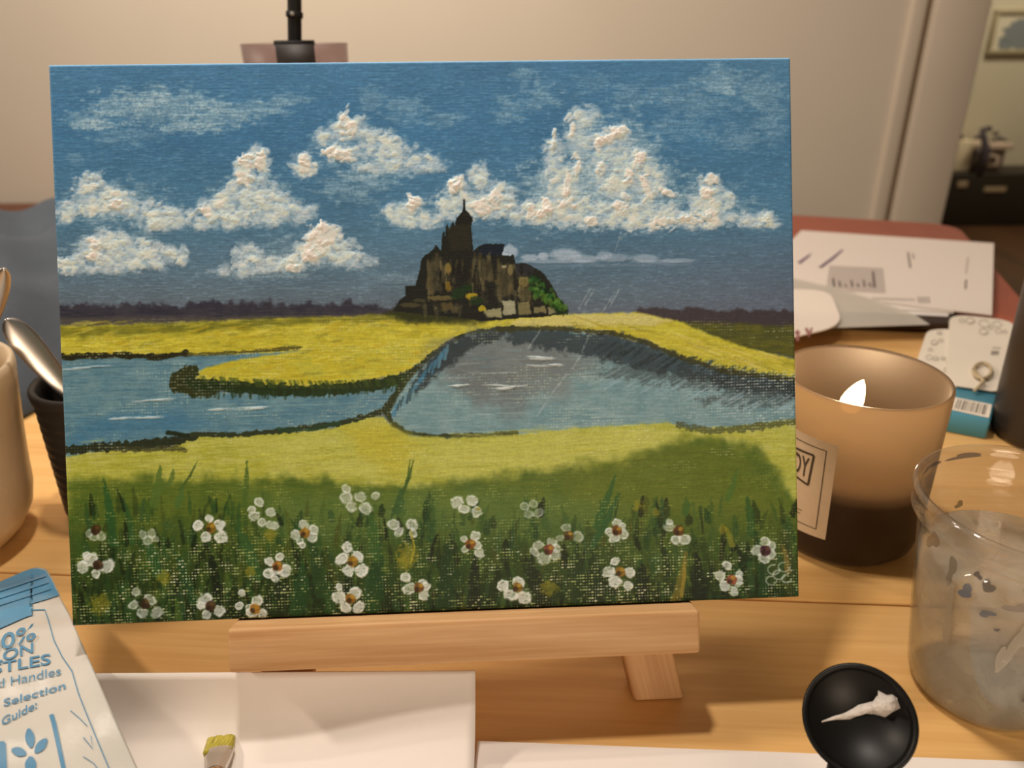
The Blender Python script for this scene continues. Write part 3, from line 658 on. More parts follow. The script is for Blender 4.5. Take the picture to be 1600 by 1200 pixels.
    put(full, sst(5.0, 1.0, gv * 845) * .75, (150, 186, 205))
    put(full, sst(4.0, .5, (1 - gv) * 860) * .6, (26, 40, 24))
    return np.clip(COL, 4, 250), HT

ILL = np.array(lin((238, 222, 205))) * .90                    # how white paint shows on the canvas
m_paint = bpy.data.materials.new('acrylic_paint'); m_paint.use_nodes = True
_b = m_paint.node_tree.nodes['Principled BSDF']
_a = m_paint.node_tree.nodes.new('ShaderNodeAttribute'); _a.attribute_name = 'paint'
m_paint.node_tree.links.new(_a.outputs['Color'], _b.inputs['Base Color'])
_b.inputs['Roughness'].default_value = .45; _b.inputs['Specular IOR Level'].default_value = .14

def to_albedo(c):
    c = np.asarray(c, np.float64) / 255
    l = np.where(c <= .04045, c / 12.92, ((c + .055) / 1.055) ** 2.4)
    return np.clip(l / ILL, .002, .93)

def build_painting():
    col, ht = paint_canvas()
    root = thing('painting', 'acrylic painting of a dark castle, clouds, a pond and white meadow flowers on canvas', 'painting', tuple(pc))
    R3 = Matrix((ex, ey, en)).transposed().to_euler()
    root.rotation_euler = R3
    gu, gv = np.meshgrid(np.linspace(-PW / 2, PW / 2, NX), np.linspace(PH, 0, NY))
    # the fold of the canvas rounds the border
    bx = np.minimum(gu + PW / 2, PW / 2 - gu); by = np.minimum(gv, PH - gv); rr = .0012
    dx = np.clip(rr - bx, 0, rr); dy = np.clip(rr - by, 0, rr)
    z = ht - (rr - np.sqrt(np.maximum(rr * rr - np.maximum(dx, dy) ** 2, 0)))
    co = np.stack([gu, gv, z], -1).reshape(-1, 3).astype(np.float32)
    idx = np.arange(NX * NY).reshape(NY, NX)
    quads = np.stack([idx[1:, :-1], idx[1:, 1:], idx[:-1, 1:], idx[:-1, :-1]], -1).reshape(-1, 4)
    me = bpy.data.meshes.new('painted_canvas')
    me.vertices.add(len(co)); me.vertices.foreach_set('co', co.ravel())
    n = len(quads)
    me.loops.add(n * 4); me.loops.foreach_set('vertex_index', quads.ravel().astype(np.int32))
    me.polygons.add(n); me.polygons.foreach_set('loop_start', (np.arange(n) * 4).astype(np.int32))
    me.polygons.foreach_set('use_smooth', np.ones(n, bool))
    me.update(calc_edges=True)
    at = me.attributes.new('paint', 'FLOAT_COLOR', 'POINT')
    rgba = np.ones((NX * NY, 4), np.float32); rgba[:, :3] = to_albedo(col.reshape(-1, 3))
    at.data.foreach_set('color', rgba.ravel())
    me.materials.append(m_paint)
    o = bpy.data.objects.new('painted_canvas', me); C.objects.link(o); o.parent = root
    # folded sides, painted with the colour at the border, and the bare back
    ring = [(i, 0) for i in range(0, NX, 10)] + [(NX - 1, j) for j in range(0, NY, 10)] + [(i, NY - 1) for i in range(NX - 1, 0, -10)] + [(0, j) for j in range(NY - 1, 0, -10)]
    v, cc = [], []
    for i, j in ring:
        p = co[j * NX + i]; v.append((p[0], p[1], p[2])); cc.append(col[j, i])
    for i, j in ring:
        p = co[j * NX + i]; v.append((p[0], p[1], -PT)); cc.append(col[j, i])
    k = len(ring)
    f = [(a, (a + 1) % k, k + (a + 1) % k, k + a) for a in range(k)] + [tuple(range(k, 2 * k))]
    s = fixn(mk('folded_side', v, f, m_paint, root, world=False))
    at = s.data.attributes.new('paint', 'FLOAT_COLOR', 'POINT')
    lut = {tuple(np.round(np.array(a, np.float32), 5)): b for a, b in zip(v, cc)}
    for i_, vert in enumerate(s.data.vertices):
        b = lut.get(tuple(np.round(np.array(vert.co, np.float32), 5)), (120, 120, 100))
        at.data[i_].color = (*to_albedo(b), 1)
    return root
build_painting()
#@@PART3
# ------------------------------------------------------------------ easel
m_pine = wood('pine_wood', (196, 148, 98), (222, 180, 132), scale=1.6, axis=0, rough=.5, ring=.35)
m_pine_v = wood('pine_wood_upright', (186, 138, 90), (214, 170, 122), scale=1.6, axis=1, rough=.5, ring=.35)
FR = (pc, ex, ey, en)
eas = thing('tabletop_easel', 'small pine tabletop easel holding up the painting', 'easel', (pc.x, pc.y, 0))
def ebox(name, lo, hi, m, bev=.0012, frame=FR):
    """a box whose own axes follow the easel, so that its grain does too"""
    o_, ax, ay, az = frame
    R3 = Matrix((ax, ay, az)).transposed()
    ctr = [(a + b) / 2 for a, b in zip(lo, hi)]
    v, f = boxv((0, 0, 0), WX, WY, WZ, [a - c for a, c in zip(lo, ctr)], [b - c for b, c in zip(hi, ctr)])
    o = fixn(mk(name, v, f, m, None))
    o.parent = eas
    o.location = Vector(o_) + ax * ctr[0] + ay * ctr[1] + az * ctr[2] - Vector(eas.location)
    o.rotation_euler = R3.to_euler()
    return bevel(o, bev, 3)
ebox('ledge', (-.0862, -.0186, -.0285), (.1064, -.0004, .0102), m_pine, .0016)
def level_foot(o):
    """slide the lower corners along the leg until they stand on the table"""
    Rm = Matrix.LocRotScale(Vector(o.location) + Vector(eas.location), o.rotation_euler, None)
    ax_ = (Rm.to_3x3() @ WY)
    for vt in o.data.vertices:
        w = Rm @ vt.co
        if vt.co.y < 0: vt.co = Rm.inverted() @ (w + ax_ * ((.0002 - w.z) / ax_.z))
for sx, ft in ((1, .0948), (-1, -.0746)):
    top = Vector((.0102 + sx * .03, .205, 0)); foot = Vector((ft, -.0500, 0))
    d = (top - foot).normalized(); n_ = Vector((d.y, -d.x, 0))
    L_ = (top - foot).length
    fr = (pc + ex * foot.x + ey * foot.y - en * (PT + .0135), (ex * n_.x + ey * n_.y), (ex * d.x + ey * d.y), en)
    lg = ebox('front_leg', (-.0112, .0, .0), (.0112, L_, .0125), m_pine_v, .0018, fr)
    level_foot(lg)
ebox('top_block', (-.03, .185, -PT - .030), (.05, .207, -PT - .0142), m_pine, .0016)
bt = pc + ex * .0102 + ey * .19 - en * (PT + .034)
bfoot = Vector((bt.x, bt.y + .085, 0.0012))
d = (bt - bfoot).normalized()
nn = d.cross(ex).normalized()
level_foot(ebox('back_leg', (-.011, 0, -.005), (.011, (bt - bfoot).length, .005), m_pine_v, .0016, (bfoot + WZ * .002, ex, d, ex.cross(d))))
lathe('hinge_pin', [(.0018, -.016), (.0018, .016)], mat('steel', (190, 188, 182), rough=.3, metal=1), eas, bt, 12, tuple(ex))

# ------------------------------------------------------------------ candle in dark glass
CX, CY = .1932, .3814
cnd = thing('candle', 'lit candle in a dark smoked glass with a square paper label', 'candle', (CX, CY, 0))
mg = bpy.data.materials.new('smoked_glass'); mg.use_nodes = True
nt = mg.node_tree; nt.nodes.clear()
N = nt.nodes.new; L = nt.links.new
out = N('ShaderNodeOutputMaterial')
tr = N('ShaderNodeBsdfTransparent'); tr.inputs[0].default_value = (.42, .31, .21, 1)
tl_ = N('ShaderNodeBsdfTranslucent'); tl_.inputs[0].default_value = (.50, .42, .32, 1)
df = N('ShaderNodeBsdfDiffuse'); df.inputs[0].default_value = (.062, .042, .027, 1)
gl = N('ShaderNodeBsdfGlossy'); gl.inputs['Roughness'].default_value = .5; gl.inputs[0].default_value = (.6, .55, .5, 1)
m1 = N('ShaderNodeMixShader'); m1.inputs[0].default_value = .46
m2 = N('ShaderNodeMixShader'); m2.inputs[0].default_value = .42
m3 = N('ShaderNodeMixShader')
fr = facing(nt, .04, .5)
L(tr.outputs[0], m1.inputs[1]); L(tl_.outputs[0], m1.inputs[2]); L(m1.outputs[0], m2.inputs[1]); L(df.outputs[0], m2.inputs[2])
L(fr.outputs[0], m3.inputs[0]); L(m2.outputs[0], m3.inputs[1]); L(gl.outputs[0], m3.inputs[2]); L(m3.outputs[0], out.inputs[0])
lathe('glass_jar', [(.0, .004), (.036, .004), (.0405, .008), (.0418, .02), (.0416, .0995), (.0422, .1012), (.0432, .1012), (.0438, .0998), (.0442, .016), (.0425, .006), (.038, .001), (.0, .0008)], mg, cnd, (CX, CY, 0), 96, caps=False)
m_wax = mat('candle_wax', (214, 190, 150), rough=.45, sss=1.0, noise=.04)
lathe('wax', [(.0, .0052), (.035, .0052), (.0396, .009), (.0406, .02), (.0404, .0490), (.039, .0498), (.02, .0492), (.0, .0490)], m_wax, cnd, (CX, CY, 0), 64, caps=False)
fx, fy = .1875, .3790
tube('wick', [(fx - .0012, fy, .0488), (fx - .0008, fy, .072), (fx + .0004, fy, .0830)], .0009, mat('wick_black', (30, 24, 20), rough=.9), cnd, 8)
fl = bpy.data.materials.new('flame_light'); fl.use_nodes = True
fl.node_tree.nodes.clear()
em = fl.node_tree.nodes.new('ShaderNodeEmission'); em.inputs[0].default_value = (1, .76, .40, 1); em.inputs[1].default_value = 9.0
oo = fl.node_tree.nodes.new('ShaderNodeOutputMaterial'); fl.node_tree.links.new(em.outputs[0], oo.inputs[0])
prof = [(.0, 0), (.0034, .0005), (.0054, .0026), (.0059, .0056), (.0054, .0092), (.0041, .0134), (.0023, .0172), (.0, .0202)]
flm = lathe('flame', prof, fl, cnd, (fx - .002, fy, .0800), 24, (.30, 0, 1), caps=False)
ld = bpy.data.lights.new('flame_glow', 'POINT'); ld.energy = .62; ld.color = (1, .74, .46); ld.shadow_soft_size = .006
lo_ = bpy.data.objects.new('flame_glow', ld); C.objects.link(lo_); lo_.location = (fx + .001, fy, .101)
# paper label wrapped on the glass
def wrap(u0, z):                                          # u0 in degrees round the jar
    r = .0446 if z > .016 else .0446
    a = math.radians(u0)
    return a, z, r
def on_jar(u, z, lift=0.0):
    t = min(max((z - .016) / .0838, 0), 1)
    r = .0442 - .0004 * t + .00035 + lift
    a = math.radians(u + (.0765 - z) * 60)
    return Vector((CX + r * math.cos(a), CY + r * math.sin(a), z))
def jar_patch(name, u0, u1, z0, z1, m, parent, lift=0.0, n=24, k=6):
    v = [on_jar(u0 + (u1 - u0) * i / n, z0 + (z1 - z0) * j / k, lift) for j in range(k + 1) for i in range(n + 1)]
    f = [(j * (n + 1) + i, j * (n + 1) + i + 1, (j + 1) * (n + 1) + i + 1, (j + 1) * (n + 1) + i) for j in range(k) for i in range(n)]
    return mk(name, v, f, m, parent, True)
m_lab = mat('label_paper', (208, 186, 156), rough=.75, noise=.04, nscale=300)
m_ink = mat('label_ink', (70, 58, 44), rough=.7)
lab = jar_patch('label', 168, 235.5, .0195, .0775, m_lab, cnd)
def jar_line(pts, wd, lift=.00015):
    v, f = [], []
    for (a, b) in zip(pts[:-1], pts[1:]):
        n = 10
        du = (b[0] - a[0]) * math.radians(1) * .0445; dz = b[1] - a[1]; LL = math.hypot(du, dz)
        px, pz = -dz / LL * wd / 2, du / LL * wd / 2
        s = len(v)
        for i in range(n + 1):
            t = i / n
            for sg in (1, -1):
                v.append(on_jar(a[0] + (b[0] - a[0]) * t + sg * px / .0445 * 57.3, a[1] + dz * t + sg * pz, lift))
        for i in range(n): f.append((s + 2 * i, s + 2 * i + 1, s + 2 * i + 3, s + 2 * i + 2))
    return v, f
v, f = jar_line([(175, .0725), (228.5, .0725), (228.5, .0245), (175, .0245), (175, .0725)], .0005)
mk('border_print', v, f, m_ink, lab)
v, f = jar_line([(186, .064), (200, .0665), (220.5, .0675), (219, .0490), (204, .0515), (190, .0495)], .0013)
mk('emblem_frame', v, f, m_ink, lab)
tv, tf = text_mesh('DY', .012)
mx_ = max(p[0] for p in tv)
mk('lettering', [on_jar(205.0 + p[0] / mx_ * 13.0, .0532 + p[1] / .73 * .0122, .0002) for p in tv], tf, m_ink, lab)
for zz, a, b in ((.0322, 196, 217), (.0300, 200, 216), (.0445, 204, 210)):
    v, f = jar_line([(a, zz), (b, zz)], .0005); mk('small_print', v, f, m_ink, lab)

# ------------------------------------------------------------------ clear plastic cup of painting water
KX, KY = .2115, .2600
cup = thing('water_cup', 'clear plastic cup of cloudy painting water with paint smears', 'cup', (KX, KY, 0))
mp = bpy.data.materials.new('clear_plastic'); mp.use_nodes = True
nt = mp.node_tree; nt.nodes.clear(); N = nt.nodes.new; L = nt.links.new
out = N('ShaderNodeOutputMaterial'); tr = N('ShaderNodeBsdfTransparent'); tr.inputs[0].default_value = (.93, .92, .90, 1)
gl = N('ShaderNodeBsdfGlossy'); gl.inputs['Roughness'].default_value = .06
df = N('ShaderNodeBsdfDiffuse'); df.inputs[0].default_value = (.75, .72, .66, 1)
lw = facing(nt, .05, .55)
ma = N('ShaderNodeMixShader'); ma.inputs[0].default_value = .05
mb = N('ShaderNodeMixShader')
L(tr.outputs[0], ma.inputs[1]); L(df.outputs[0], ma.inputs[2]); L(lw.outputs[0], mb.inputs[0]); L(ma.outputs[0], mb.inputs[1]); L(gl.outputs[0], mb.inputs[2]); L(mb.outputs[0], out.inputs[0])
RB, RT, KH = .0285, .0440, .1015
def cr(z): return RB + (RT - .003 - RB) * min(z / .088, 1) ** .92
prof = [(0, .0022), (RB - .002, .0022)] + [(cr(z) - .0007, z) for z in (.004, .02, .04, .06, .08, .088)] + [(RT - .0022, .0905), (RT - .0018, .0985), (RT - .0012, .1005), (RT + .0006, .1008), (RT + .0014, .0995), (RT + .0012, .0980), (RT + .0002, .0970), (RT - .0004, .0905), (RT + .0002, .0895), (RT - .0012, .0880)] + [(cr(z), z) for z in (.086, .08, .06, .04, .02, .006)] + [(RB - .001, .0012), (RB - .004, .0004), (0, .0008)]
lathe('cup_wall', prof, mp, cup, (KX, KY, 0), 96, caps=False)
mw = bpy.data.materials.new('cloudy_water'); mw.use_nodes = True
nt = mw.node_tree; nt.nodes.clear(); N = nt.nodes.new; L = nt.links.new
out = N('ShaderNodeOutputMaterial'); rf = N('ShaderNodeBsdfTransparent'); rf.inputs[0].default_value = (.93, .92, .87, 1)
tl_ = N('ShaderNodeBsdfTranslucent'); tl_.inputs[0].default_value = (.96, .94, .86, 1)
df = N('ShaderNodeBsdfDiffuse'); df.inputs[0].default_value = (.92, .90, .80, 1)
gl = N('ShaderNodeBsdfGlossy'); gl.inputs['Roughness'].default_value = .03
lw = facing(nt, .03, .5)
tc = N('ShaderNodeTexCoord'); nz = N('ShaderNodeTexNoise'); nz.inputs['Scale'].default_value = 30; nz.inputs['Detail'].default_value = 3; nz.inputs['Distortion'].default_value = 1.5
L(tc.outputs['Object'], nz.inputs[0])
rp = N('ShaderNodeMapRange'); rp.inputs[1].default_value = .35; rp.inputs[2].default_value = .7; rp.inputs[3].default_value = .16; rp.inputs[4].default_value = .46
L(nz.outputs[0], rp.inputs[0])
mt = N('ShaderNodeMixShader'); mt.inputs[0].default_value = .7
ma = N('ShaderNodeMixShader'); mb = N('ShaderNodeMixShader')
L(tl_.outputs[0], mt.inputs[1]); L(df.outputs[0], mt.inputs[2])
L(rp.outputs[0], ma.inputs[0]); L(rf.outputs[0], ma.inputs[1]); L(mt.outputs[0], ma.inputs[2]); L(lw.outputs[0], mb.inputs[0]); L(ma.outputs[0], mb.inputs[1]); L(gl.outputs[0], mb.inputs[2]); L(mb.outputs[0], out.inputs[0])
WL = .070
lathe('water', [(0, .0026)] + [(cr(z) - .0011, z) for z in (.0028, .01, .02, .04, .06)] + [(cr(WL) - .0011, WL), (0, WL)], mw, cup, (KX, KY, 0), 96, caps=False)
rs = random.Random(5)
def smear(ang, z, du, dz, col, name, tilt=0.0, inside=False):
    """a ragged patch of dried paint on the wall of the cup; ang in degrees"""
    n = 40
    def at(a, zz):
        zz = min(max(zz, .004), .0995)
        r = (cr(zz) if zz < .0885 else RT - .0004) + (-.0012 if inside else .00035)
        return Vector((KX + r * math.cos(math.radians(a)), KY + r * math.sin(math.radians(a)), zz))
    v = [at(ang, z)]
    for lev in (.5, 1.0):
        for k in range(n):
            t = 2 * PI * k / n
            q = lev * (.78 + .24 * math.sin(2 * t + ang) + .16 * math.sin(3 * t + 1.7 * ang) + .08 * (rs.random() - .5))
            a_, b_ = math.cos(t) * q, math.sin(t) * q
            v.append(at(ang + du * (a_ + tilt * b_), z + dz * (b_ - .3 * tilt * a_)))
    f = [(0, 1 + k, 1 + (k + 1) % n) for k in range(n)] + [(1 + k, 1 + n + k, 1 + n + (k + 1) % n, 1 + (k + 1) % n) for k in range(n)]
    m = mat(name, col, rough=.4)
    m.node_tree.nodes['Principled BSDF'].inputs['Alpha'].default_value = .72
    return mk('paint_smear', v, f, m, cup)
smear(128, .0955, 12, .0022, (52, 46, 66), 'smear_indigo', inside=True)
smear(98, .0962, 16, .0016, (70, 74, 92), 'smear_slate', inside=True)
smear(168, .086, 7, .005, (96, 82, 60), 'smear_brown', inside=True)
smear(160, .078, 5, .0045, (98, 92, 78), 'smear_mud', .4, inside=True)
smear(145, .0765, 6, .0028, (92, 88, 78), 'smear_mud', inside=True)
smear(200, .076, 4, .008, (132, 124, 110), 'smear_pale', inside=True)
smear(120, .064, 4, .0018, (80, 78, 80), 'smear_grey', inside=True)
smear(98, .073, 4, .002, (84, 76, 70), 'smear_brown', inside=True)
smear(262, .0915, 10, .0024, (92, 90, 118), 'smear_slate', .2)
smear(222, .0790, 3.2, .0042, (92, 84, 82), 'smear_grey', .6)
smear(212, .0715, 5, .0038, (84, 104, 130), 'smear_blue', .3)
smear(225, .0660, 4.5, .0022, (96, 104, 122), 'smear_steel', .5)
smear(232, .0600, 2.2, .001, (90, 84, 80), 'smear_grey')
smear(252, .083, 6, .0035, (150, 140, 132), 'smear_lilac', .3)
smear(284, .0935, 9, .002, (96, 152, 186), 'smear_sky')
smear(262, .030, 2.2, .005, (96, 82, 84), 'smear_plum', .5)
smear(266, .040, 1.2, .002, (70, 58, 62), 'smear_plum')
smear(245, .060, 5, .013, (186, 178, 162), 'smear_milk', .2)
smear(182, .082, 6, .006, (112, 98, 80), 'smear_brown', .5, inside=True)
smear(150, .084, 5, .003, (70, 66, 74), 'smear_slate', .2, inside=True)
smear(238, .074, 6, .003, (126, 118, 120), 'smear_lilac', .6)
smear(216, .082, 2.5, .0022, (74, 70, 86), 'smear_indigo', .3)
smear(240, .046, 3.5, .012, (196, 188, 170), 'smear_milk', .4)
smear(205, .053, 4, .016, (158, 146, 124), 'smear_milk_dark', -.1)

# ------------------------------------------------------------------ squat paint pot with open flip lid
m_blk = mat('black_plastic', (19, 18, 17), rough=.42, spec=.3, noise=.1, nscale=60)
lc = tab(1342, 1124, .05); nrm = (Vector((0, 0, CAM_H)) - lc); nrm = (nrm.normalized() + Vector((0.06, 0, .05))).normalized()
pot = thing('paint_pot', 'squat paint pot with a black flip lid standing open, smeared with white', 'paint pot', (lc.x - .016, lc.y - .019, 0))
lathe('pot_body', [(0, .0003), (.0165, .0003), (.0185, .002), (.0185, .024), (.0175, .0262), (.014, .0275), (.0035, .028), (.0035, .031), (.0016, .031), (.0016, .0285), (0, .0285)], m_blk, pot, pot.location, 48, caps=False)
up = (WZ - nrm * nrm.z).normalized()
lr = .0190
lid = lathe('flip_lid', [(0, -.0052), (lr - .0016, -.0052), (lr, -.0036), (lr, .0012), (lr - .0006, .0020), (lr - .0015, .0018), (lr - .0022, .0002), (lr - .0026, -.0016), (.0, -.0018)], m_blk, pot, lc, 64, tuple(nrm), caps=False)
hp = lc - up * (lr + .0008) - nrm * .003
side = up.cross(nrm).normalized()
o = box('hinge', (-.007, -.0035, -.0022), (.007, .0024, .0014), m_blk, pot, .0006, (hp, side, up, nrm))
m_wp = mat('white_paint', (214, 205, 196), rough=.35, noise=.12, nscale=500, bump=.5, bscale=700)
# streak of white paint dragged across the lid
def blobmesh(name, pts, m, parent, nrm, lift):
    """thick paint laid along pts: (point, half width, height)"""
    v, f = [], []
    k = 7
    for i, (p, w_, h_) in enumerate(pts):
        t = (pts[min(i + 1, len(pts) - 1)][0] - pts[max(i - 1, 0)][0]).normalized(); b = nrm.cross(t).normalized()
        for j in range(k):
            a = PI * j / (k - 1)
            jit = 1 + .35 * math.sin(i * 2.3 + j * 1.7)
            v.append(p + b * math.cos(a) * w_ * jit + nrm * (lift + math.sin(a) * h_ * jit))
    for i in range(len(pts) - 1):
        for j in range(k - 1):
            f.append((i * k + j, i * k + j + 1, (i + 1) * k + j + 1, (i + 1) * k + j))
    f.append(tuple(range(k))); f.append(tuple((len(pts) - 1) * k + j for j in range(k))[::-1])
    return fixn(mk(name, v, f, m, parent, True))
pl = lc - nrm * .0017
def lp(px, py):                                          # point on the lid's inner face
    v_ = ray(px, py); o_ = Vector((0, 0, CAM_H)); return o_ + v_ * ((pl - o_).dot(nrm) / v_.dot(nrm))
blobmesh('paint_streak', [(lp(1284, 1128), .0002, .0001), (lp(1305, 1122), .0006, .0003), (lp(1325, 1117), .0012, .0006), (lp(1345, 1110), .0016, .0009), (lp(1362, 1106), .0018, .0014), (lp(1375, 1104), .0032, .0030), (lp(1386, 1100), .0038, .0036), (lp(1394, 1094), .0026, .0026), (lp(1398, 1088), .0008, .0008)], m_wp, lid, nrm, 0)

# ------------------------------------------------------------------ papers in front of the easel
m_paper = mat('white_paper', (240, 232, 226), rough=.8, spec=.2, noise=.02, nscale=8)
PZ = .0045
def paper_z(x, y):
    k = min(max((x + .105) / .085, 0), 1); k = k * k * (3 - 2 * k)
    return .0040 + .0272 * math.exp(-max(.2400 - y, 0) / (.0056 + .0064 * k))
sheet1 = thing('drawing_paper', 'white drawing paper under the brush, its back edge curled up against the easel', 'paper', (-.15, .18, 0))
v, f = [], []
ys = [.2400 - .0007 * k for k in range(12)] + [.2315 - .0022 * k for k in range(1, 9)] + [.2139 - .012 * k for k in range(1, 15)]
xs = [-.0163 - .159 * k / 40 for k in range(41)]
for y in ys:
    for x in xs:
        z_ = paper_z(x, y)
        v.append((x + .00035 * (y - .24) / .01 * 0, y, z_))
n = len(xs); m_ = len(ys)
f = [(j * n + i, j * n + i + 1, (j + 1) * n + i + 1, (j + 1) * n + i) for j in range(m_ - 1) for i in range(n - 1)]
o = mk('page', v, f, m_paper, sheet1, True)
md = o.modifiers.new('thick', 'SOLIDIFY'); md.thickness = .0006; md.offset = 0
pad = sheet1
m_ygp = mat('olive_paint', (176, 164, 60), rough=.5, noise=.25, nscale=400)
for x, y, r in ((392, 1178, .0016), (391, 1186, .0013), (394, 1192, .0008)):
    c_ = tab(x, y, PZ)
    n = 12
    mk('paint_fleck', [c_ + Vector((math.cos(2 * PI * k / n) * r * (.5 + .2 * math.sin(k * 2.1)), math.sin(2 * PI * k / n) * r * (1.3 + .4 * math.sin(k * 3)), .00012)) for k in range(n)], [tuple(range(n))], m_ygp, pad)
s2 = [tab(735, 1158, .0008), tab(1420, 1181, .0008), tab(1640, 1192, .0008)]
e1 = (s2[2] - s2[0]).normalized(); e2 = Vector((e1.y, -e1.x, 0))
a0 = tab(746, 1157.5, .0008)
sh = slab('paper_sheet', [a0, a0 + e1 * .297, a0 + e1 * .297 + e2 * .21, a0 + e2 * .21], .0002, .0008, m_paper)
tag(sh, 'loose white sheet flat on the table under the black paint pot', 'paper')

# ------------------------------------------------------------------ flat brush on the pad
bz = PZ + .0032
def bp_(x, y): return tab(x, y, bz)
tipc = bp_(351, 1136); fe = bp_(343, 1176); hd = bp_(334, 1222); end = hd + (hd - tipc).normalized() * .14
brs = thing('paintbrush', 'flat paintbrush tipped with wet yellow-green paint lying on the drawing pad', 'paintbrush', tuple((tipc.x, tipc.y, PZ)))
dirb = (fe - tipc).normalized(); sb = WZ.cross(dirb).normalized()
m_br = mat('wet_bristle', (178, 166, 52), rough=.3, spec=.6, noise=.5, nscale=220, stretch=(6, 1, 1))
fr_ = random.Random(3)
clumps = [(-.0042, .0026, .0005), (-.0016, .0022, -.0012), (.0006, .0022, .0004), (.0030, .0026, -.0022)]
for cxx, hw, off in clumps:                              # wet clumps of bristle with a split tip
    base = fe + sb * cxx * .88
    tp = tipc + sb * (cxx * .92) + dirb * off
    v, f = [], []
    rows = 8
    for i in range(rows + 1):
        t = i / rows
        p = base.lerp(tp, t); w_ = hw * (1.02 - .15 * t - .72 * max(0, t - .72) / .28); h_ = .0019 * (1 - .75 * t)
        for sx, sz in ((-1, -.6), (-.5, -1), (.5, -1), (1, -.6), (1, .6), (.5, 1), (-.5, 1), (-1, .6)):
            v.append(p + sb * sx * w_ + WZ * (sz * h_ - .0012 * t))
        if i:
            for k in range(8): f.append(((i - 1) * 8 + k, (i - 1) * 8 + (k + 1) % 8, i * 8 + (k + 1) % 8, i * 8 + k))
    f.append(tuple(range(8))); f.append(tuple(rows * 8 + k for k in range(8))[::-1])
    fixn(mk('bristle_clump', v, f, m_br, brs, True))
m_fer = mat('ferrule_metal', (214, 208, 200), rough=.22, metal=1)
v, f = [], []
for i, (t, w_, h_) in enumerate(((0, .0056, .0022), (.06, .0058, .0025), (.3, .0054, .0027), (.75, .0044, .0036), (.80, .0047, .0038), (.84, .0043, .0037), (1.0, .0041, .0039))):
    p = fe.lerp(hd, t) - dirb * .0015
    for k in range(20):
        a = 2 * PI * k / 20
        v.append(p + sb * math.cos(a) * w_ + WZ * math.sin(a) * h_)
    if i:
        for k in range(20): f.append(((i - 1) * 20 + k, (i - 1) * 20 + (k + 1) % 20, i * 20 + (k + 1) % 20, i * 20 + k))
fixn(mk('ferrule', v, f, m_fer, brs, True))
tube('handle', [hd - dirb * .004, hd + dirb * .02, hd + dirb * .05, hd + dirb * .10, end], [.0038, .0046, .0042, .0030, .0016], wood('brush_handle', (150, 96, 48), (186, 130, 74), scale=3, axis=1), brs, 14)

# ------------------------------------------------------------------ brush packet (blue and white pouch)
m_pouch = mat('pouch_film', (218, 214, 206), rough=.3, spec=.5, noise=.03, nscale=40, bump=.25, bscale=90)
m_pblue = mat('pouch_blue', (96, 160, 200), rough=.3, spec=.5, noise=.06, nscale=60, bump=.3, bscale=120)
m_pprint = mat('pouch_print', (92, 148, 186), rough=.4)
def bag_z(p):
    k = min(max((p.y - .246) / .09, 0), 1); k = k * k * (3 - 2 * k)
    return .0375 * (1 - k) + .012 * k + .0011 * math.sin(p.x * 150 + p.y * 60) + .0009 * math.sin(p.y * 190 - p.x * 70)
def bag_pt(x, y, lift=0.0):
    z = .02
    for _ in range(14):
        p = tab(x, y, z + lift); z = .5 * z + .5 * bag_z(p)
    return tab(x, y, z + lift)
rt = [(58, 886), (72, 889), (81, 902), (90, 922), (97, 938), (110, 962), (124, 996), (150, 1054), (178, 1118), (215, 1200), (240, 1256), (252, 1282)]
def bag_uv(u, v_):                                       # u: 0 at the far end of a row, 1 at its near end
    t = v_ * (len(rt) - 1); i = min(int(t), len(rt) - 2); k = t - i
    rx = rt[i][0] * (1 - k) + rt[i + 1][0] * k; ry = rt[i][1] * (1 - k) + rt[i + 1][1] * k
    lx = -150.0; ly = 965 + (ry - 886) * 1.02 + (60 if v_ > .3 else 60 * v_ / .3)
    return lx + (rx - lx) * u, ly + (ry - ly) * u
pouch = thing('brush_packet', 'crinkled white and light blue brush packet with printed selection guide', 'packet', tuple(Vector((bag_pt(60, 1000).x - .05, bag_pt(60, 1000).y, 0))))
nu, nv = 84, 110
v, f = [], []
for j in range(nv + 1):
    for i in range(nu + 1):
        x, y = bag_uv(i / nu, j / nv)
        v.append(bag_pt(x, y))
for j in range(nv):
    for i in range(nu): f.append((j * (nu + 1) + i, (j + 1) * (nu + 1) + i, (j + 1) * (nu + 1) + i + 1, j * (nu + 1) + i + 1))
nb = len(v)
rim = [i for i in range(nu + 1)] + [j * (nu + 1) + nu for j in range(1, nv + 1)] + [nv * (nu + 1) + i for i in range(nu - 1, -1, -1)] + [j * (nu + 1) for j in range(nv - 1, 0, -1)]
bc = sum((Vector(p) for p in v), Vector()) / len(v)
for a in rim:
    p = Vector(v[a]); q = p.lerp(bc, .45); v.append(Vector((q.x, q.y, .0062 if q.y < .245 else .0012)))
for k in range(len(rim)): f.append((rim[k], rim[(k + 1) % len(rim)], nb + (k + 1) % len(rim), nb + k))
f.append(tuple(range(nb, nb + len(rim))))
fixn(mk('pouch', v, f, m_pouch, pouch, True))
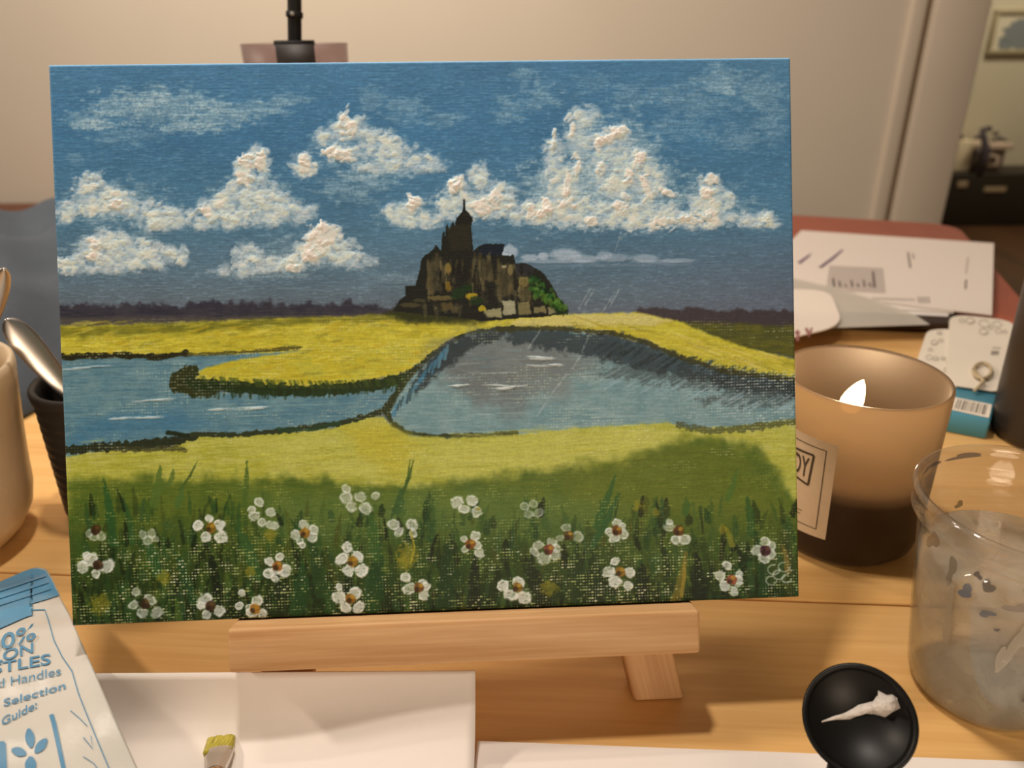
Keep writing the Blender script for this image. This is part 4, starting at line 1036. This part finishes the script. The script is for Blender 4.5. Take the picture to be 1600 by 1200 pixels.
def bag_patch(name, poly_, m, lift=.00035, parent=pouch):
    """flat print on the pouch: a polygon given as a strip of matching point pairs"""
    v, f = [], []
    fine_ = []
    for (a, b), (c, d) in zip(poly_[:-1], poly_[1:]):
        n_ = max(1, int(math.hypot(c[0] - a[0], c[1] - a[1]) / 4))
        for k in range(n_):
            t = k / n_; fine_.append(((a[0] + (c[0] - a[0]) * t, a[1] + (c[1] - a[1]) * t), (b[0] + (d[0] - b[0]) * t, b[1] + (d[1] - b[1]) * t)))
    poly_ = fine_ + [poly_[-1]]
    for a, b in poly_:
        for t in (0, .05, .1, .15, .2, .25, .3, .35, .4, .45, .5, .55, .6, .65, .7, .75, .8, .85, .9, .95, 1): v.append(bag_pt(a[0] + (b[0] - a[0]) * t, a[1] + (b[1] - a[1]) * t, lift))
    for i in range(len(poly_) - 1):
        for k in range(20): f.append((i * 21 + k, i * 21 + k + 1, (i + 1) * 21 + k + 1, (i + 1) * 21 + k))
    return mk(name, v, f, m, parent, True)
bag_patch('blue_band', [((-150, 967), (-150, 1045)), ((-80, 940), (-80, 1014)), ((0, 909), (0, 982)), ((36, 893), (36, 966)), ((43.5, 890.5), (43.5, 963)), ((50, 888), (51, 961)), ((51, 888), (46, 944)), ((60, 888), (60, 940)), ((71, 891), (74, 936)), ((80, 904), (86, 932)), ((87, 920), (93, 930))], m_pblue, .0006)
for i in range(3):                                       # pressed ridges of the zip
    bag_patch('zip_ridge', [((-140 + i * 3, 975 + i * 11), (-140 + i * 3, 979 + i * 11)), ((0, 920 + i * 11), (0, 924 + i * 11)), ((72 + i * 4, 897 + i * 10), (72 + i * 4, 900.5 + i * 10))], m_pblue, .0011)
def bag_line(pts, wd, name='print_line'):
    pr = []
    for k, p in enumerate(pts):
        q = pts[min(k + 1, len(pts) - 1)]; r_ = pts[max(k - 1, 0)]
        dx, dy = q[0] - r_[0], q[1] - r_[1]; l_ = math.hypot(dx, dy) or 1
        pr.append(((p[0] - dy / l_ * wd / 2, p[1] + dx / l_ * wd / 2), (p[0] + dy / l_ * wd / 2, p[1] - dx / l_ * wd / 2)))
    return bag_patch(name, pr, m_pprint, .0004)
bag_line([(46, 953), (70, 952.5), (76, 970), (84, 1000), (97, 1026), (112, 1048), (122, 1082), (136, 1118), (150, 1152), (166, 1190), (176, 1215)], 1.6)
def bag_text(s, p0, p1, hgt, slant=0.0, bold=0.0):
    """lettering from p0 to p1 (its baseline), capitals hgt high"""
    tv, tf = text_mesh(s, bold)
    w_ = max(p[0] for p in tv)
    dx, dy = p1[0] - p0[0], p1[1] - p0[1]; l_ = math.hypot(dx, dy)
    nx_, ny_ = dy / l_ * .65 + .10, -1.0
    return mk('lettering', [bag_pt(p0[0] + dx * a / w_ + nx_ * (b / .73) * hgt * .2, p0[1] + dy * a / w_ + ny_ * (b / .73) * hgt, .0009 if hgt > 20 else .0005) for a, b in tv], tf, m_pprint, pouch)
bag_text('100%', (-46, 1032), (56, 997), 25, bold=.01)
bag_text('NYLON', (-55, 1050), (52, 1019), 17, bold=.016)
bag_text('BRISTLES', (-66, 1062), (79, 1037), 17, bold=.016)
bag_text('Wood Handles', (-58, 1086), (95, 1054), 14)
bag_text('Selection', (5, 1104), (102, 1076), 12, bold=.012)
bag_text('Guide:', (2, 1134), (58, 1106), 13, bold=.012)
def bag_petal(cx, cy, a, ln, wd):
    pr = []
    for k in range(9):
        t = k / 8; w_ = wd * math.sin(PI * min(max(t, .04), .96)) ** .6 / 2
        x, y = cx + math.cos(a) * ln * t, cy + math.sin(a) * ln * t
        pr.append(((x - math.sin(a) * w_, y + math.cos(a) * w_), (x + math.sin(a) * w_, y - math.cos(a) * w_)))
    return bag_patch('petal_print', pr, m_pprint, .0004)
for cx, cy, a, ln, wd in ((49, 1168, -1.72, 30, 15), (55, 1176, -.88, 28, 14), (41, 1178, -2.85, 24, 14), (48, 1182, 1.6, 26, 18)):
    bag_petal(cx, cy, a, ln, wd)
bag_patch('print_block', [((-30, 1160), (-30, 1215)), ((6, 1158), (8, 1206)), ((9, 1162), (11, 1204))], m_pprint, .0004)
bag_line([(80, 1116), (84, 1130), (90, 1158), (97, 1190), (104, 1225)], 7)
bag_line([(110, 1110), (124, 1122), (136, 1134)], 1.2); bag_line([(130, 1152), (145, 1170), (142, 1150)], 1.4); bag_line([(130, 1182), (146, 1192), (156, 1206)], 1.2)

# ------------------------------------------------------------------ things at the far end by the mug
MX, MY = -.3254, .3702
mug = thing('mug', 'cream ceramic mug with rounded base, cut by the picture edge', 'mug', (MX, MY, 0))
m_cer = mat('cream_glaze', (214, 192, 160), rough=.3, spec=.45, noise=.04, nscale=60, bump=.03)
lathe('mug_body', [(0, .0005), (.024, .0005), (.028, .002), (.036, .010), (.0425, .021), (.0452, .032), (.0468, .05), (.0498, .075), (.0528, .096), (.0545, .107), (.0540, .1105), (.0525, .1115), (.0508, .110), (.0495, .098), (.0462, .07), (.0430, .04), (.036, .018), (0, .012)], m_cer, mug, (MX, MY, 0), 96, caps=False)
hp_ = [Vector((MX - .0465 - .034 * math.sin(PI * k / 20) ** .8, MY - .009 - .007 * math.sin(PI * k / 20), .0605 + .0285 * math.cos(PI * k / 20))) for k in range(21)]
tube('mug_handle', hp_, .0055, m_cer, mug, 14)
m_stl = mat('polished_steel', (196, 190, 184), rough=.3, metal=1.0, noise=.03)
def utensil(name, pts, wds, label, cat, thick=.0011, ridge=True):
    """flat metal handle with rounded end along pts, half widths wds"""
    pts = [Vector(p) for p in pts]
    root = thing(name, label, cat, tuple(pts[0]))
    n = len(pts); v, f = [], []
    ax = (pts[-1] - pts[0]).normalized()
    toc = (Vector((0, 0, CAM_H)) - pts[-1]).normalized()
    sd = ax.cross(toc).normalized(); nm_ = sd.cross(ax).normalized()
    sec = [(-1, 0), (-.72, .9), (-.3, 1.5), (.3, 1.5), (.72, .9), (1, 0), (.72, -.8), (-.72, -.8)]
    for p, w_ in zip(pts, wds):
        for a, b in sec: v.append(p + sd * a * w_ + nm_ * b * thick)
    k = len(sec)
    for i in range(n - 1):
        for j in range(k): f.append((i * k + j, i * k + (j + 1) % k, (i + 1) * k + (j + 1) % k, (i + 1) * k + j))
    f.append(tuple(range(k))); f.append(tuple((n - 1) * k + j for j in range(k))[::-1])
    o = fixn(mk('handle', v, f, m_stl, root, True))
    md = o.modifiers.new('smooth', 'SUBSURF'); md.levels = 2; md.render_levels = 2
    return root
def along(a, b, ts): return [Vector(a).lerp(Vector(b), t) for t in ts]
RX, RY = -.247, .4150
a_ = Vector((RX + .022, RY - .006, .010)); b_ = wpt(9, 498, .415)
ts = (0, .35, .6, .75, .86, .93, .97, .99, 1.0)
utensil('teaspoon', along(a_, b_, ts), (.003, .0036, .0056, .0076, .0086, .0080, .0058, .0036, .0010), 'steel teaspoon handle leaning out of the black ribbed beaker', 'spoon')
a_ = Vector((MX - .02, MY, .02)); b_ = wpt(8, 418, .385)
utensil('teaspoon', along(a_, b_, ts), (.003, .0034, .0046, .0058, .0066, .0062, .0046, .0028, .0008), 'steel spoon handle standing in the cream mug', 'spoon')
rb_ = thing('beaker', 'black ribbed plastic beaker behind the painting edge', 'beaker', (RX, RY, 0))
m_rub = mat('black_ribbed', (40, 37, 34), rough=.5, spec=.4, noise=.1)
prof = [(0, .001), (.0325, .001), (.0335, .003)]
for i in range(12):
    z = .005 + i * .0062
    prof += [(.0337, z), (.0344, z + .0018), (.0344, z + .0040), (.0337, z + .0056)]
prof += [(.0338, .0805), (.0352, .0815), (.0356, .0865), (.0348, .0880), (.0325, .0880), (.0312, .0865), (.0308, .08), (.0302, .006), (0, .005)]
lathe('beaker_wall', prof, m_rub, rb_, (RX, RY, 0), 72, caps=False)

# slate blanket heaped at the table end
m_bl = mat('slate_cloth', (82, 89, 98), rough=.9, spec=.15, noise=.16, nscale=14, bump=.3, bscale=250)
P0 = [tab(-160, 770, 0), tab(70, 636, 0), tab(260, 540, 0), tab(330, 430, 0), tab(300, 330, 0)]
Q0 = [Vector((-.96, .62, 0)), Vector((-.93, .80, 0)), Vector((-.86, .98, 0)), Vector((-.75, 1.10, 0)), Vector((-.56, 1.155, 0))]
nu, nv = 46, 40
v, f = [], []
def cat(pts, t):
    t *= len(pts) - 1; i = min(int(t), len(pts) - 2); return pts[i].lerp(pts[i + 1], t - i)
for j in range(nv + 1):
    for i in range(nu + 1):
        u, w_ = i / nu, j / nv
        p = cat(P0, u).lerp(cat(Q0, u), w_)
        ed = min(u, 1 - u, w_, 1 - w_)
        z = .004 + .062 * (1 - math.exp(-ed * 9)) + .010 * math.sin(p.x * 34 - p.y * 22) * min(1, ed * 8) + .006 * math.sin(p.x * 60 + p.y * 41 + 2) * min(1, ed * 8) - .012 * math.exp(-((p.x + p.y * .8 - .02) / .02) ** 2) * min(1, ed * 8)
        v.append((p.x, p.y, max(z, .002)))
for j in range(nv):
    for i in range(nu): f.append((j * (nu + 1) + i, j * (nu + 1) + i + 1, (j + 1) * (nu + 1) + i + 1, (j + 1) * (nu + 1) + i))
nb = len(v)
rim = [i for i in range(nu + 1)] + [j * (nu + 1) + nu for j in range(1, nv + 1)] + [nv * (nu + 1) + i for i in range(nu - 1, -1, -1)] + [j * (nu + 1) for j in range(nv - 1, 0, -1)]
for a in rim: v.append((v[a][0], v[a][1], .0004))
for k in range(len(rim)): f.append((rim[k], rim[(k + 1) % len(rim)], nb + (k + 1) % len(rim), nb + k))
f.append(tuple(range(nb, nb + len(rim))))
bl = fixn(mk('blanket', v, f, m_bl, None, True))
tag(bl, 'slate grey folded blanket lying at the table end behind the mug', 'blanket')

# wooden bench against the wall
bn = thing('wooden_bench', 'reddish brown wooden bench against the cream wall', 'bench', (-1.7, 2.0, FLOOR_Z))
m_red = wood('red_brown_wood', (104, 56, 30), (128, 72, 42), scale=.6, axis=0)
box('bench_seat', (-2.4, 1.86, -.205), (-.95, 2.17, -.165), m_red, bn, .004)
for x in (-2.35, -1.05):
    for y in (1.88, 2.1): box('leg', (x, y, FLOOR_Z), (x + .05, y + .05, -.205), m_red, bn, .003)

# black stand with smoky tray
SX, SY = -.1585, .62
st = thing('pole_stand', 'black pole stand with a smoky translucent tray behind the painting', 'stand', (SX, SY, 0))
m_pb = mat('satin_black', (26, 25, 24), rough=.62, spec=.22)
ms = bpy.data.materials.new('smoky_plastic'); ms.use_nodes = True
nt = ms.node_tree; nt.nodes.clear(); N = nt.nodes.new; L = nt.links.new
out = N('ShaderNodeOutputMaterial'); tr = N('ShaderNodeBsdfTransparent'); tr.inputs[0].default_value = (.80, .74, .75, 1)
gl = N('ShaderNodeBsdfGlossy'); gl.inputs['Roughness'].default_value = .45; lw = facing(nt, .03, .4)
mb = N('ShaderNodeMixShader'); L(lw.outputs[0], mb.inputs[0]); L(tr.outputs[0], mb.inputs[1]); L(gl.outputs[0], mb.inputs[2]); L(mb.outputs[0], out.inputs[0])
lathe('base', [(0, .0002), (.055, .0002), (.058, .003), (.056, .009), (.012, .013), (0, .013)], m_pb, st, (SX - .0285, SY, 0), 64, caps=False)
tube('pole', [(SX - .0285, SY, .012), (SX, SY, .262), (SX + .0425, SY, .62)], .0050, m_pb, st, 24)
lathe('collar', [(.0050, -.0025), (.0061, -.0015), (.0061, .0015), (.0050, .0025)], m_pb, st, (SX + .0025, SY, .2835), 24, (.115, 0, 1), caps=False)
lathe('tray', [(0, .232), (.036, .232), (.0372, .234), (.0386, .2645), (.0376, .2645), (.0362, .236), (.0355, .2345), (0, .2345)], ms, st, (SX, SY, 0), 64, caps=False)
lathe('hub', [(.0050, .266), (.0145, .2665), (.0150, .264), (.0140, .2625), (.0140, .248), (.022, .242), (.026, .236), (.026, .2348), (0, .2348)], m_pb, st, (SX, SY, 0), 40, caps=False)
lathe('switch', [(.0, -.0010), (.0014, -.0010), (.0014, .0010), (0, .0010)], mat('switch_grey', (150, 146, 140), rough=.6), st, (SX + .0025, SY - .0058, .284), 12, (0, 1, 0), caps=False)

# ------------------------------------------------------------------ papers and small goods behind the candle
def quad(pts, z): return [tab(x, y, z) for x, y in pts]
A_ = Vector((.662, 1.130, 0)); e1 = Vector((-.950, .312, 0)); e2 = Vector((-.306, -.952, 0))
fo = slab('portfolio', rounded([A_, A_ + e1 * .50, A_ + e1 * .50 + e2 * .46, A_ + e2 * .46], [.05, .02, .02, .02]), .0003, .0032, mat('salmon_leather', (186, 106, 84), rough=.65, spec=.25, noise=.06, nscale=30, bump=.15, bscale=400), None, .0015)
tag(fo, 'salmon pink portfolio with rounded corner lying under the papers', 'portfolio')
nb_ = slab('notebook', rounded([tab(1200, 500, .008), tab(1497, 511, .008), tab(1480, 430, .008), tab(1200, 420, .008)], .006), .0034, .0116, mat('dark_cover', (66, 54, 46), rough=.6), None, .0008)
# the notebook lies partly on the portfolio, partly on a second book of equal height
tag(nb_, 'dark brown notebook whose edge shows below the white letters', 'notebook')
def sheet(name, px, z, label, cat, m=m_paper, r=.0, th=.0006):
    o = slab(name, rounded(quad(px, z), r) if r else quad(px, z), z - th, z, m)
    return tag(o, label, cat)
env_px = [(1252, 360), (1553, 380), (1550, 492), (1450, 481), (1228, 450), (1215, 398)]
sheet('letter', [(1206, 372), (1480, 388), (1482, 494), (1190, 480)], .0125, 'lower white letter sticking out below the top one', 'paper')
sheet('letter', [(1215, 380), (1500, 392), (1490, 489), (1196, 470)], .0137, 'middle white letter of the stack on the notebook', 'paper', mat('paper_warm', (232, 222, 212), rough=.8, spec=.2))
lt = thing('letter', 'large white printed letter on top of the stack, grey box and pen strokes', 'paper', tuple(tab(1400, 430, .015)))
slab('letter_page', quad(env_px, .0152), .0143, .0152, mat('letter_paper', (228, 216, 206), rough=.8, spec=.2), lt)
m_grey = mat('grey_print', (190, 178, 170), rough=.8); m_dk = mat('dark_print', (120, 106, 104), rough=.8); m_pur = mat('purple_pen', (112, 88, 112), rough=.8)
def lprint(name, px, m): mk(name, [p + WZ * .0002 for p in quad(px, .0152)], [tuple(range(len(px)))[::-1]], m, lt)
lprint('printed_box', [(1296, 415), (1380, 419), (1384, 458), (1290, 454)], m_grey)
for k in range(7):
    x = 1300 + k * 9.5
    lprint('printed_line', [(x, 434 + (k * 5) % 11), (x + 3, 434 + (k * 5) % 11), (x + 5, 449), (x + 2, 449)], m_dk)
lprint('printed_line', [(1362, 424), (1366, 424), (1369, 450), (1364, 450)], m_dk)
lprint('pen_stroke', [(1278, 418), (1300, 402), (1315, 390), (1318, 391), (1303, 405), (1284, 419)], m_pur)
lprint('pen_stroke', [(1246, 410), (1262, 399), (1269, 395), (1264, 402), (1250, 413)], m_pur)
lprint('printed_line', [(1417, 394), (1420, 394), (1424, 419), (1421, 419)], m_dk)
lprint('printed_line', [(1425, 396), (1427, 396), (1429, 405), (1427, 405)], m_dk)
lprint('printed_line', [(1511, 402), (1514, 402), (1511, 428), (1508, 428)], m_grey)
lprint('printed_line', [(1508, 437), (1511, 437), (1510, 452), (1507, 452)], m_dk)
for k in range(4): lprint('printed_line', [(1434 + k * 5, 464), (1436 + k * 5, 464), (1438 + k * 5, 474), (1436 + k * 5, 474)], m_dk)
lprint('fold_line', [(1362, 465), (1430, 467), (1430, 470), (1362, 468)], m_grey)
# clear sleeve, slightly lifted
mc = bpy.data.materials.new('clear_sleeve'); mc.use_nodes = True
nt = mc.node_tree; nt.nodes.clear(); N = nt.nodes.new; L = nt.links.new
out = N('ShaderNodeOutputMaterial'); tr = N('ShaderNodeBsdfTransparent'); tr.inputs[0].default_value = (.9, .88, .85, 1)
df = N('ShaderNodeBsdfDiffuse'); df.inputs[0].default_value = (.82, .77, .70, 1); gl = N('ShaderNodeBsdfGlossy'); gl.inputs['Roughness'].default_value = .2
ma = N('ShaderNodeMixShader'); ma.inputs[0].default_value = .45; mb = N('ShaderNodeMixShader'); mb.inputs[0].default_value = .07
L(tr.outputs[0], ma.inputs[1]); L(df.outputs[0], ma.inputs[2]); L(ma.outputs[0], mb.inputs[1]); L(gl.outputs[0], mb.inputs[2]); L(mb.outputs[0], out.inputs[0])
sp = [(1130, 410), (1240, 434), (1310, 450), (1380, 472), (1430, 492), (1453, 507), (1420, 508), (1300, 512), (1180, 516), (1120, 500)]
v = [tab(x, y, .0175 if y < 500 else .0158) for x, y in sp]
n = len(v); v += [p - WZ * .0003 for p in v]
sl = fixn(mk('plastic_sleeve', v, [tuple(range(n)), tuple(range(n, 2 * n))[::-1]] + [(i, (i + 1) % n, n + (i + 1) % n, n + i) for i in range(n)], mc))
tag(sl, 'clear plastic sleeve with pointed corner lying over the letters', 'sleeve')
cd = thing('white_card', 'white card with rounded corner and small dark red drawing beside the candle', 'card', tuple(tab(1250, 490, .0185)))
slab('card_sheet', rounded([tab(1150, 452, .019), tab(1296, 452, .019), tab(1318, 508, .019), tab(1150, 548, .019)], [.005, .03, .03, .005]), .0180, .0190, mat('card_white', (232, 220, 208), rough=.7), cd)
for pts in ([(1240, 521), (1246, 515), (1251, 520), (1246, 524)], [(1257, 514), (1261, 512), (1266, 520), (1264, 528), (1261, 522)], [(1266, 513), (1270, 512), (1268, 520), (1265, 520)], [(1244, 524), (1249, 522), (1248, 534), (1244, 532)]):
    mk('red_print', [p + WZ * .0003 for p in quad(pts, .019)], [tuple(range(len(pts)))[::-1]], mat('dark_red_print', (150, 96, 92), rough=.7), cd)

# two paper tags, cord loop, blue box
m_tag = mat('tag_card', (230, 220, 204), rough=.75, noise=.02); m_dood = mat('doodle_grey', (178, 168, 152), rough=.8); m_bk = mat('bar_black', (52, 46, 42), rough=.7)
def curl(cx, cy, r, z, turns=1.0, n=14, sq=.7):
    pts = [(cx + r * (1 - .35 * k / n) * math.cos(turns * 2 * PI * k / n), cy + sq * r * (1 - .35 * k / n) * math.sin(turns * 2 * PI * k / n)) for k in range(n + 1)]
    v, f = [], []
    for k, p in enumerate(pts):
        q = pts[min(k + 1, n)]; o_ = pts[max(k - 1, 0)]; dx, dy = q[0] - o_[0], q[1] - o_[1]; l_ = math.hypot(dx, dy) or 1
        for s_ in (.7, -.7): v.append(tab(p[0] - dy / l_ * s_, p[1] + dx / l_ * s_, z))
        if k: f.append((2 * k - 2, 2 * k - 1, 2 * k + 1, 2 * k))
    return v, f
tg = thing('paper_tag', 'white paper tag printed with grey flower doodles and a small barcode', 'tag', tuple(tab(1530, 550, .019)))
slab('tag_card', rounded([tab(1484, 490, .0185), tab(1586, 501, .0185), tab(1557, 612, .0185), tab(1478, 600, .0185)], [.022, .02, .004, .004]), .0178, .0185, m_tag, tg)
for x, y, r in ((1503, 501, 5), (1516, 501, 8), (1538, 505, 10), (1537, 518, 8), (1558, 506, 8), (1560, 517, 6), (1570, 518, 4), (1548, 512, 4)):
    v, f = curl(x, y, r, .0187, rs.choice((1, 1.3))); mk('doodle', v, f, m_dood, tg)
for k in range(6):
    x = 1549 + k * 2.1
    mk('bar', quad([(x, 548), (x + (1.5 if k % 2 else .9), 548), (x + (1.2 if k % 2 else .6) - 1, 555), (x - 1, 555)], .0187), [(3, 2, 1, 0)], m_bk, tg)
mk('printed_number', quad([(1551, 542), (1564, 543), (1563, 545), (1550, 544)], .0187), [(3, 2, 1, 0)], m_dood, tg)
tg2 = thing('paper_tag', 'white paper tag with faint grey doodles, half under the barcode tag beside the candle', 'tag', tuple(tab(1470, 560, .016)))
slab('tag_card', rounded([tab(1450, 512, .0172), tab(1516, 517, .0172), tab(1496, 606, .0172), tab(1424, 590, .0172)], [.02, .004, .004, .006]), .0165, .0172, m_tag, tg2)
for x, y, r in ((1468, 520, 4), (1490, 524, 6), (1460, 535, 6), (1454, 546, 4), (1452, 558, 6), (1484, 566, 6), (1474, 560, 4), (1462, 560, 5), (1480, 578, 6), (1470, 532, 4)):
    v, f = curl(x, y, r, .0174, rs.choice((1, 1.4))); mk('doodle', v, f, m_dood, tg2)
# what the tags lie on: a thin pale box
tb = [tab(1470, 600, .0), tab(1560, 612, 0)]
bx2 = thing('barcode_box', 'flat teal box with a white barcode label in front of the paper tags', 'box', tuple(tab(1512, 640, 0)))
m_teal = mat('teal_card', (70, 136, 158), rough=.55, noise=.06, nscale=40)
BZ = .0160
tq = quad([(1470, 594), (1560, 606), (1548, 657), (1473, 643)], BZ)
slab('box_body', rounded(tq, .002), .0003, BZ, m_teal, bx2, .0012)
lq = quad([(1489, 620), (1550, 632), (1545, 653), (1481, 639)], BZ + .0004)
mk('barcode_label', lq, [(3, 2, 1, 0)], mat('label_white', (232, 222, 206), rough=.7), bx2)
rsb = random.Random(2); t_ = .14
while t_ < .9:
    w_ = rsb.choice((.018, .03, .05, .022))
    a = lq[0].lerp(lq[1], t_).lerp(lq[3].lerp(lq[2], t_), .12); b = lq[0].lerp(lq[1], t_ + w_).lerp(lq[3].lerp(lq[2], t_ + w_), .12)
    c_ = lq[0].lerp(lq[1], t_ + w_).lerp(lq[3].lerp(lq[2], t_ + w_), .86); d_ = lq[0].lerp(lq[1], t_).lerp(lq[3].lerp(lq[2], t_), .86)
    mk('bar', [p + WZ * .0002 for p in (a, b, c_, d_)], [(3, 2, 1, 0)], mat('bar_grey', (120, 112, 104), rough=.7), bx2)
    t_ += w_ + rsb.choice((.02, .03, .045))
lp_ = []
for k in range(26):
    a = 2 * PI * k / 18 + .9
    lp_.append(tab(1535 + 14 * math.cos(a), 579 + 12 * math.sin(a), .0205 + .0012 * (k / 26)))
lp_ += [tab(1537, 596, .0222), tab(1529, 604, .0215), tab(1522, 611, .0195)]
ct = tube('cord_loop', lp_, .0013, mat('beige_cord', (190, 172, 138), rough=.8, noise=.1, nscale=300), None, 8)
tag(ct, 'beige cord loop lying on the white paper tag', 'cord')

# dark tumbler at the picture edge
TX_, TY_ = .3910, .4900
tm = thing('tumbler', 'tall dark brown tumbler at the picture edge beside the teal box', 'tumbler', (TX_, TY_, 0))
m_tum = mat('dark_tumbler', (46, 37, 29), rough=.42, spec=.4, noise=.05)
lathe('tumbler_body', [(0, .0003), (.034, .0003), (.0375, .003), (.0385, .012), (.0400, .06), (.0425, .14), (.044, .185), (.0425, .188), (.0405, .186), (.037, .02), (0, .012)], m_tum, tm, (TX_, TY_, 0), 64, caps=False)
lathe('lid', [(0, .196), (.030, .196), (.040, .193), (.0445, .188), (.0445, .183), (.0420, .183), (0, .185)], mat('lid_black', (28, 25, 22), rough=.5), tm, (TX_, TY_, 0), 64, caps=False)

# ------------------------------------------------------------------ the next room, seen past the door jamb
FY = 4.2
def fw(x, y): return wpt(x, y, FY)
cb = thing('low_cabinet', 'low dark cabinet against the far wall of the next room', 'cabinet', (3.0, 4.3, FLOOR_Z))
m_cab = mat('dark_cabinet', (46, 40, 30), rough=.5, noise=.1, nscale=10)
ct_z = fw(1500, 272).z
box('cabinet_body', (2.2, FY, FLOOR_Z), (3.9, 4.47, ct_z), m_cab, cb, .004)
for x0, x1, y0, y1 in ((1497, 1510, 283, 293), (1538, 1570, 292, 300)):
    a = fw(x0, y0); b = fw(x1, y1)
    box('drawer_plate', (a.x, FY - .006, b.z), (b.x, FY, a.z), mat('plate_pale', (170, 150, 120), rough=.5), cb, .001)
a = fw(1497, 224); b = fw(1526, 272)
wb = box('storage_box', (a.x, FY + .08, ct_z + .0005), (b.x, FY + .25, a.z), mat('cream_card', (232, 216, 182), rough=.7), None, .004)
tag(wb, 'cream storage box on the low cabinet in the next room', 'box')
a = fw(1538, 235); b = fw(1578, 279)
bk = thing('laundry_basket', 'grey lidded basket with pale trim on the low cabinet', 'basket', ((a.x + b.x) / 2, FY + .15, ct_z))
m_bsk = mat('basket_grey', (128, 112, 98), rough=.8, noise=.25, nscale=30); m_bw = mat('basket_white', (206, 186, 164), rough=.7)
box('basket_body', (a.x, FY + .09, ct_z + .0005), (b.x, FY + .255, a.z - .01), m_bsk, bk, .006)
box('basket_lid', (a.x - .012, FY + .075, a.z - .01), (b.x + .028, FY + .262, a.z + .022), m_bw, bk, .005)
pz = [(fw(1556, 256)), (fw(1564, 246)), (fw(1572, 250)), (fw(1570, 268)), (fw(1560, 274)), (fw(1553, 268)), (fw(1556, 256))]
tube('handle', [Vector((p.x, FY + .084, max(p.z, ct_z + .03))) for p in pz], .010, m_bw, bk, 8)
a = fw(1532, 276); t_ = fw(1540, 201)
fg = thing('plant_stem', 'dark slender leafy plant standing between box and basket', 'plant', (a.x, FY - .03 + .06, ct_z))
m_pl = mat('dusk_leaf', (84, 76, 80), rough=.8)
xx, yy = a.x + .012, FY + .0
tube('stem', [(a.x - .006, yy + .02, ct_z + .002), (a.x + .01, yy + .02, (ct_z + t_.z) / 2), (t_.x - .006, yy + .02, t_.z)], [.03, .022, .012], m_pl, fg, 10)
for dx, z, l, w_ in ((.02, .72, .09, .02), (-.02, .78, .06, .02), (.0, .95, .02, .022), (.02, .85, .03, .02), (-.02, .45, .03, .022)):
    zz = ct_z + (t_.z - ct_z) * z
    c_ = Vector((a.x + dx, yy + .018, zz))
    tube('leaf', [c_, c_ + Vector((l * (1 if dx > 0 else -1) * .5, -.005, .012)), c_ + Vector((l * (1 if dx > 0 else -1), -.01, -.004))], [w_ * .5, w_, .002], m_pl, fg, 8, flat=((0, 0, 1), .6))
a = fw(1499, 212); b = fw(1528, 222)
zt = fw(1497, 224).z
for x, h_, r, lb in ((1501, .05, .016, 'tallest dark ornament at the jamb end of the cream storage box top'), (1514, .028, .018, 'low wide dark ornament in the middle of the cream storage box top'), (1523, .03, .014, 'small dark ornament nearest the plant on the cream storage box')):
    p = fw(x, 222)
    tag(lathe('ornament', [(0, .0), (r, .0), (r * 1.1, h_ * .4), (r * .5, h_ * .7), (r * .6, h_ * .85), (0, h_)], mat('dark_ornament', (84, 70, 52), rough=.7), None, (p.x, FY + .14, zt + .0005), 16, caps=False), lb, 'ornament', 'ornaments on the storage box')
a = wpt(1549, 22, 4.49); b = wpt(1545, 84, 4.49)
pf = thing('framed_print', 'framed blue-grey print hanging on the far wall', 'picture', (a.x + .25, 4.49, (a.z + b.z) / 2))
x0, x1, z0, z1 = b.x - .02, b.x + .62, b.z, a.z + .02
m_frm = mat('pale_frame', (176, 164, 132), rough=.5)
for lo, hi in (((x0, 4.47, z0), (x1, 4.499, z0 + .02)), ((x0, 4.47, z1 - .02), (x1, 4.499, z1)), ((x0, 4.47, z0 + .02), (x0 + .02, 4.499, z1 - .02)), ((x1 - .02, 4.47, z0 + .02), (x1, 4.499, z1 - .02))):
    box('frame_rail', lo, hi, m_frm, pf, .002)
box('mount', (x0 + .02, 4.482, z0 + .02), (x1 - .02, 4.496, z1 - .02), mat('mount_white', (224, 216, 190), rough=.7), pf)
for x, y, r in ((1583, 52, .055), (1575, 66, .05), (1592, 60, .06), (1594, 42, .05), (1568, 70, .03), (1600, 70, .05)):
    c_ = wpt(x, y, 4.48); n = 14
    mk('printed_shape', [(c_.x + r * math.cos(2 * PI * k / n) * (1 + .3 * math.sin(k * 2.4)), 4.4815 - .0001 * (x % 5), c_.z + .8 * r * math.sin(2 * PI * k / n)) for k in range(n)], [tuple(range(n))], mat('print_blue_grey', (134, 142, 142), rough=.7), pf)
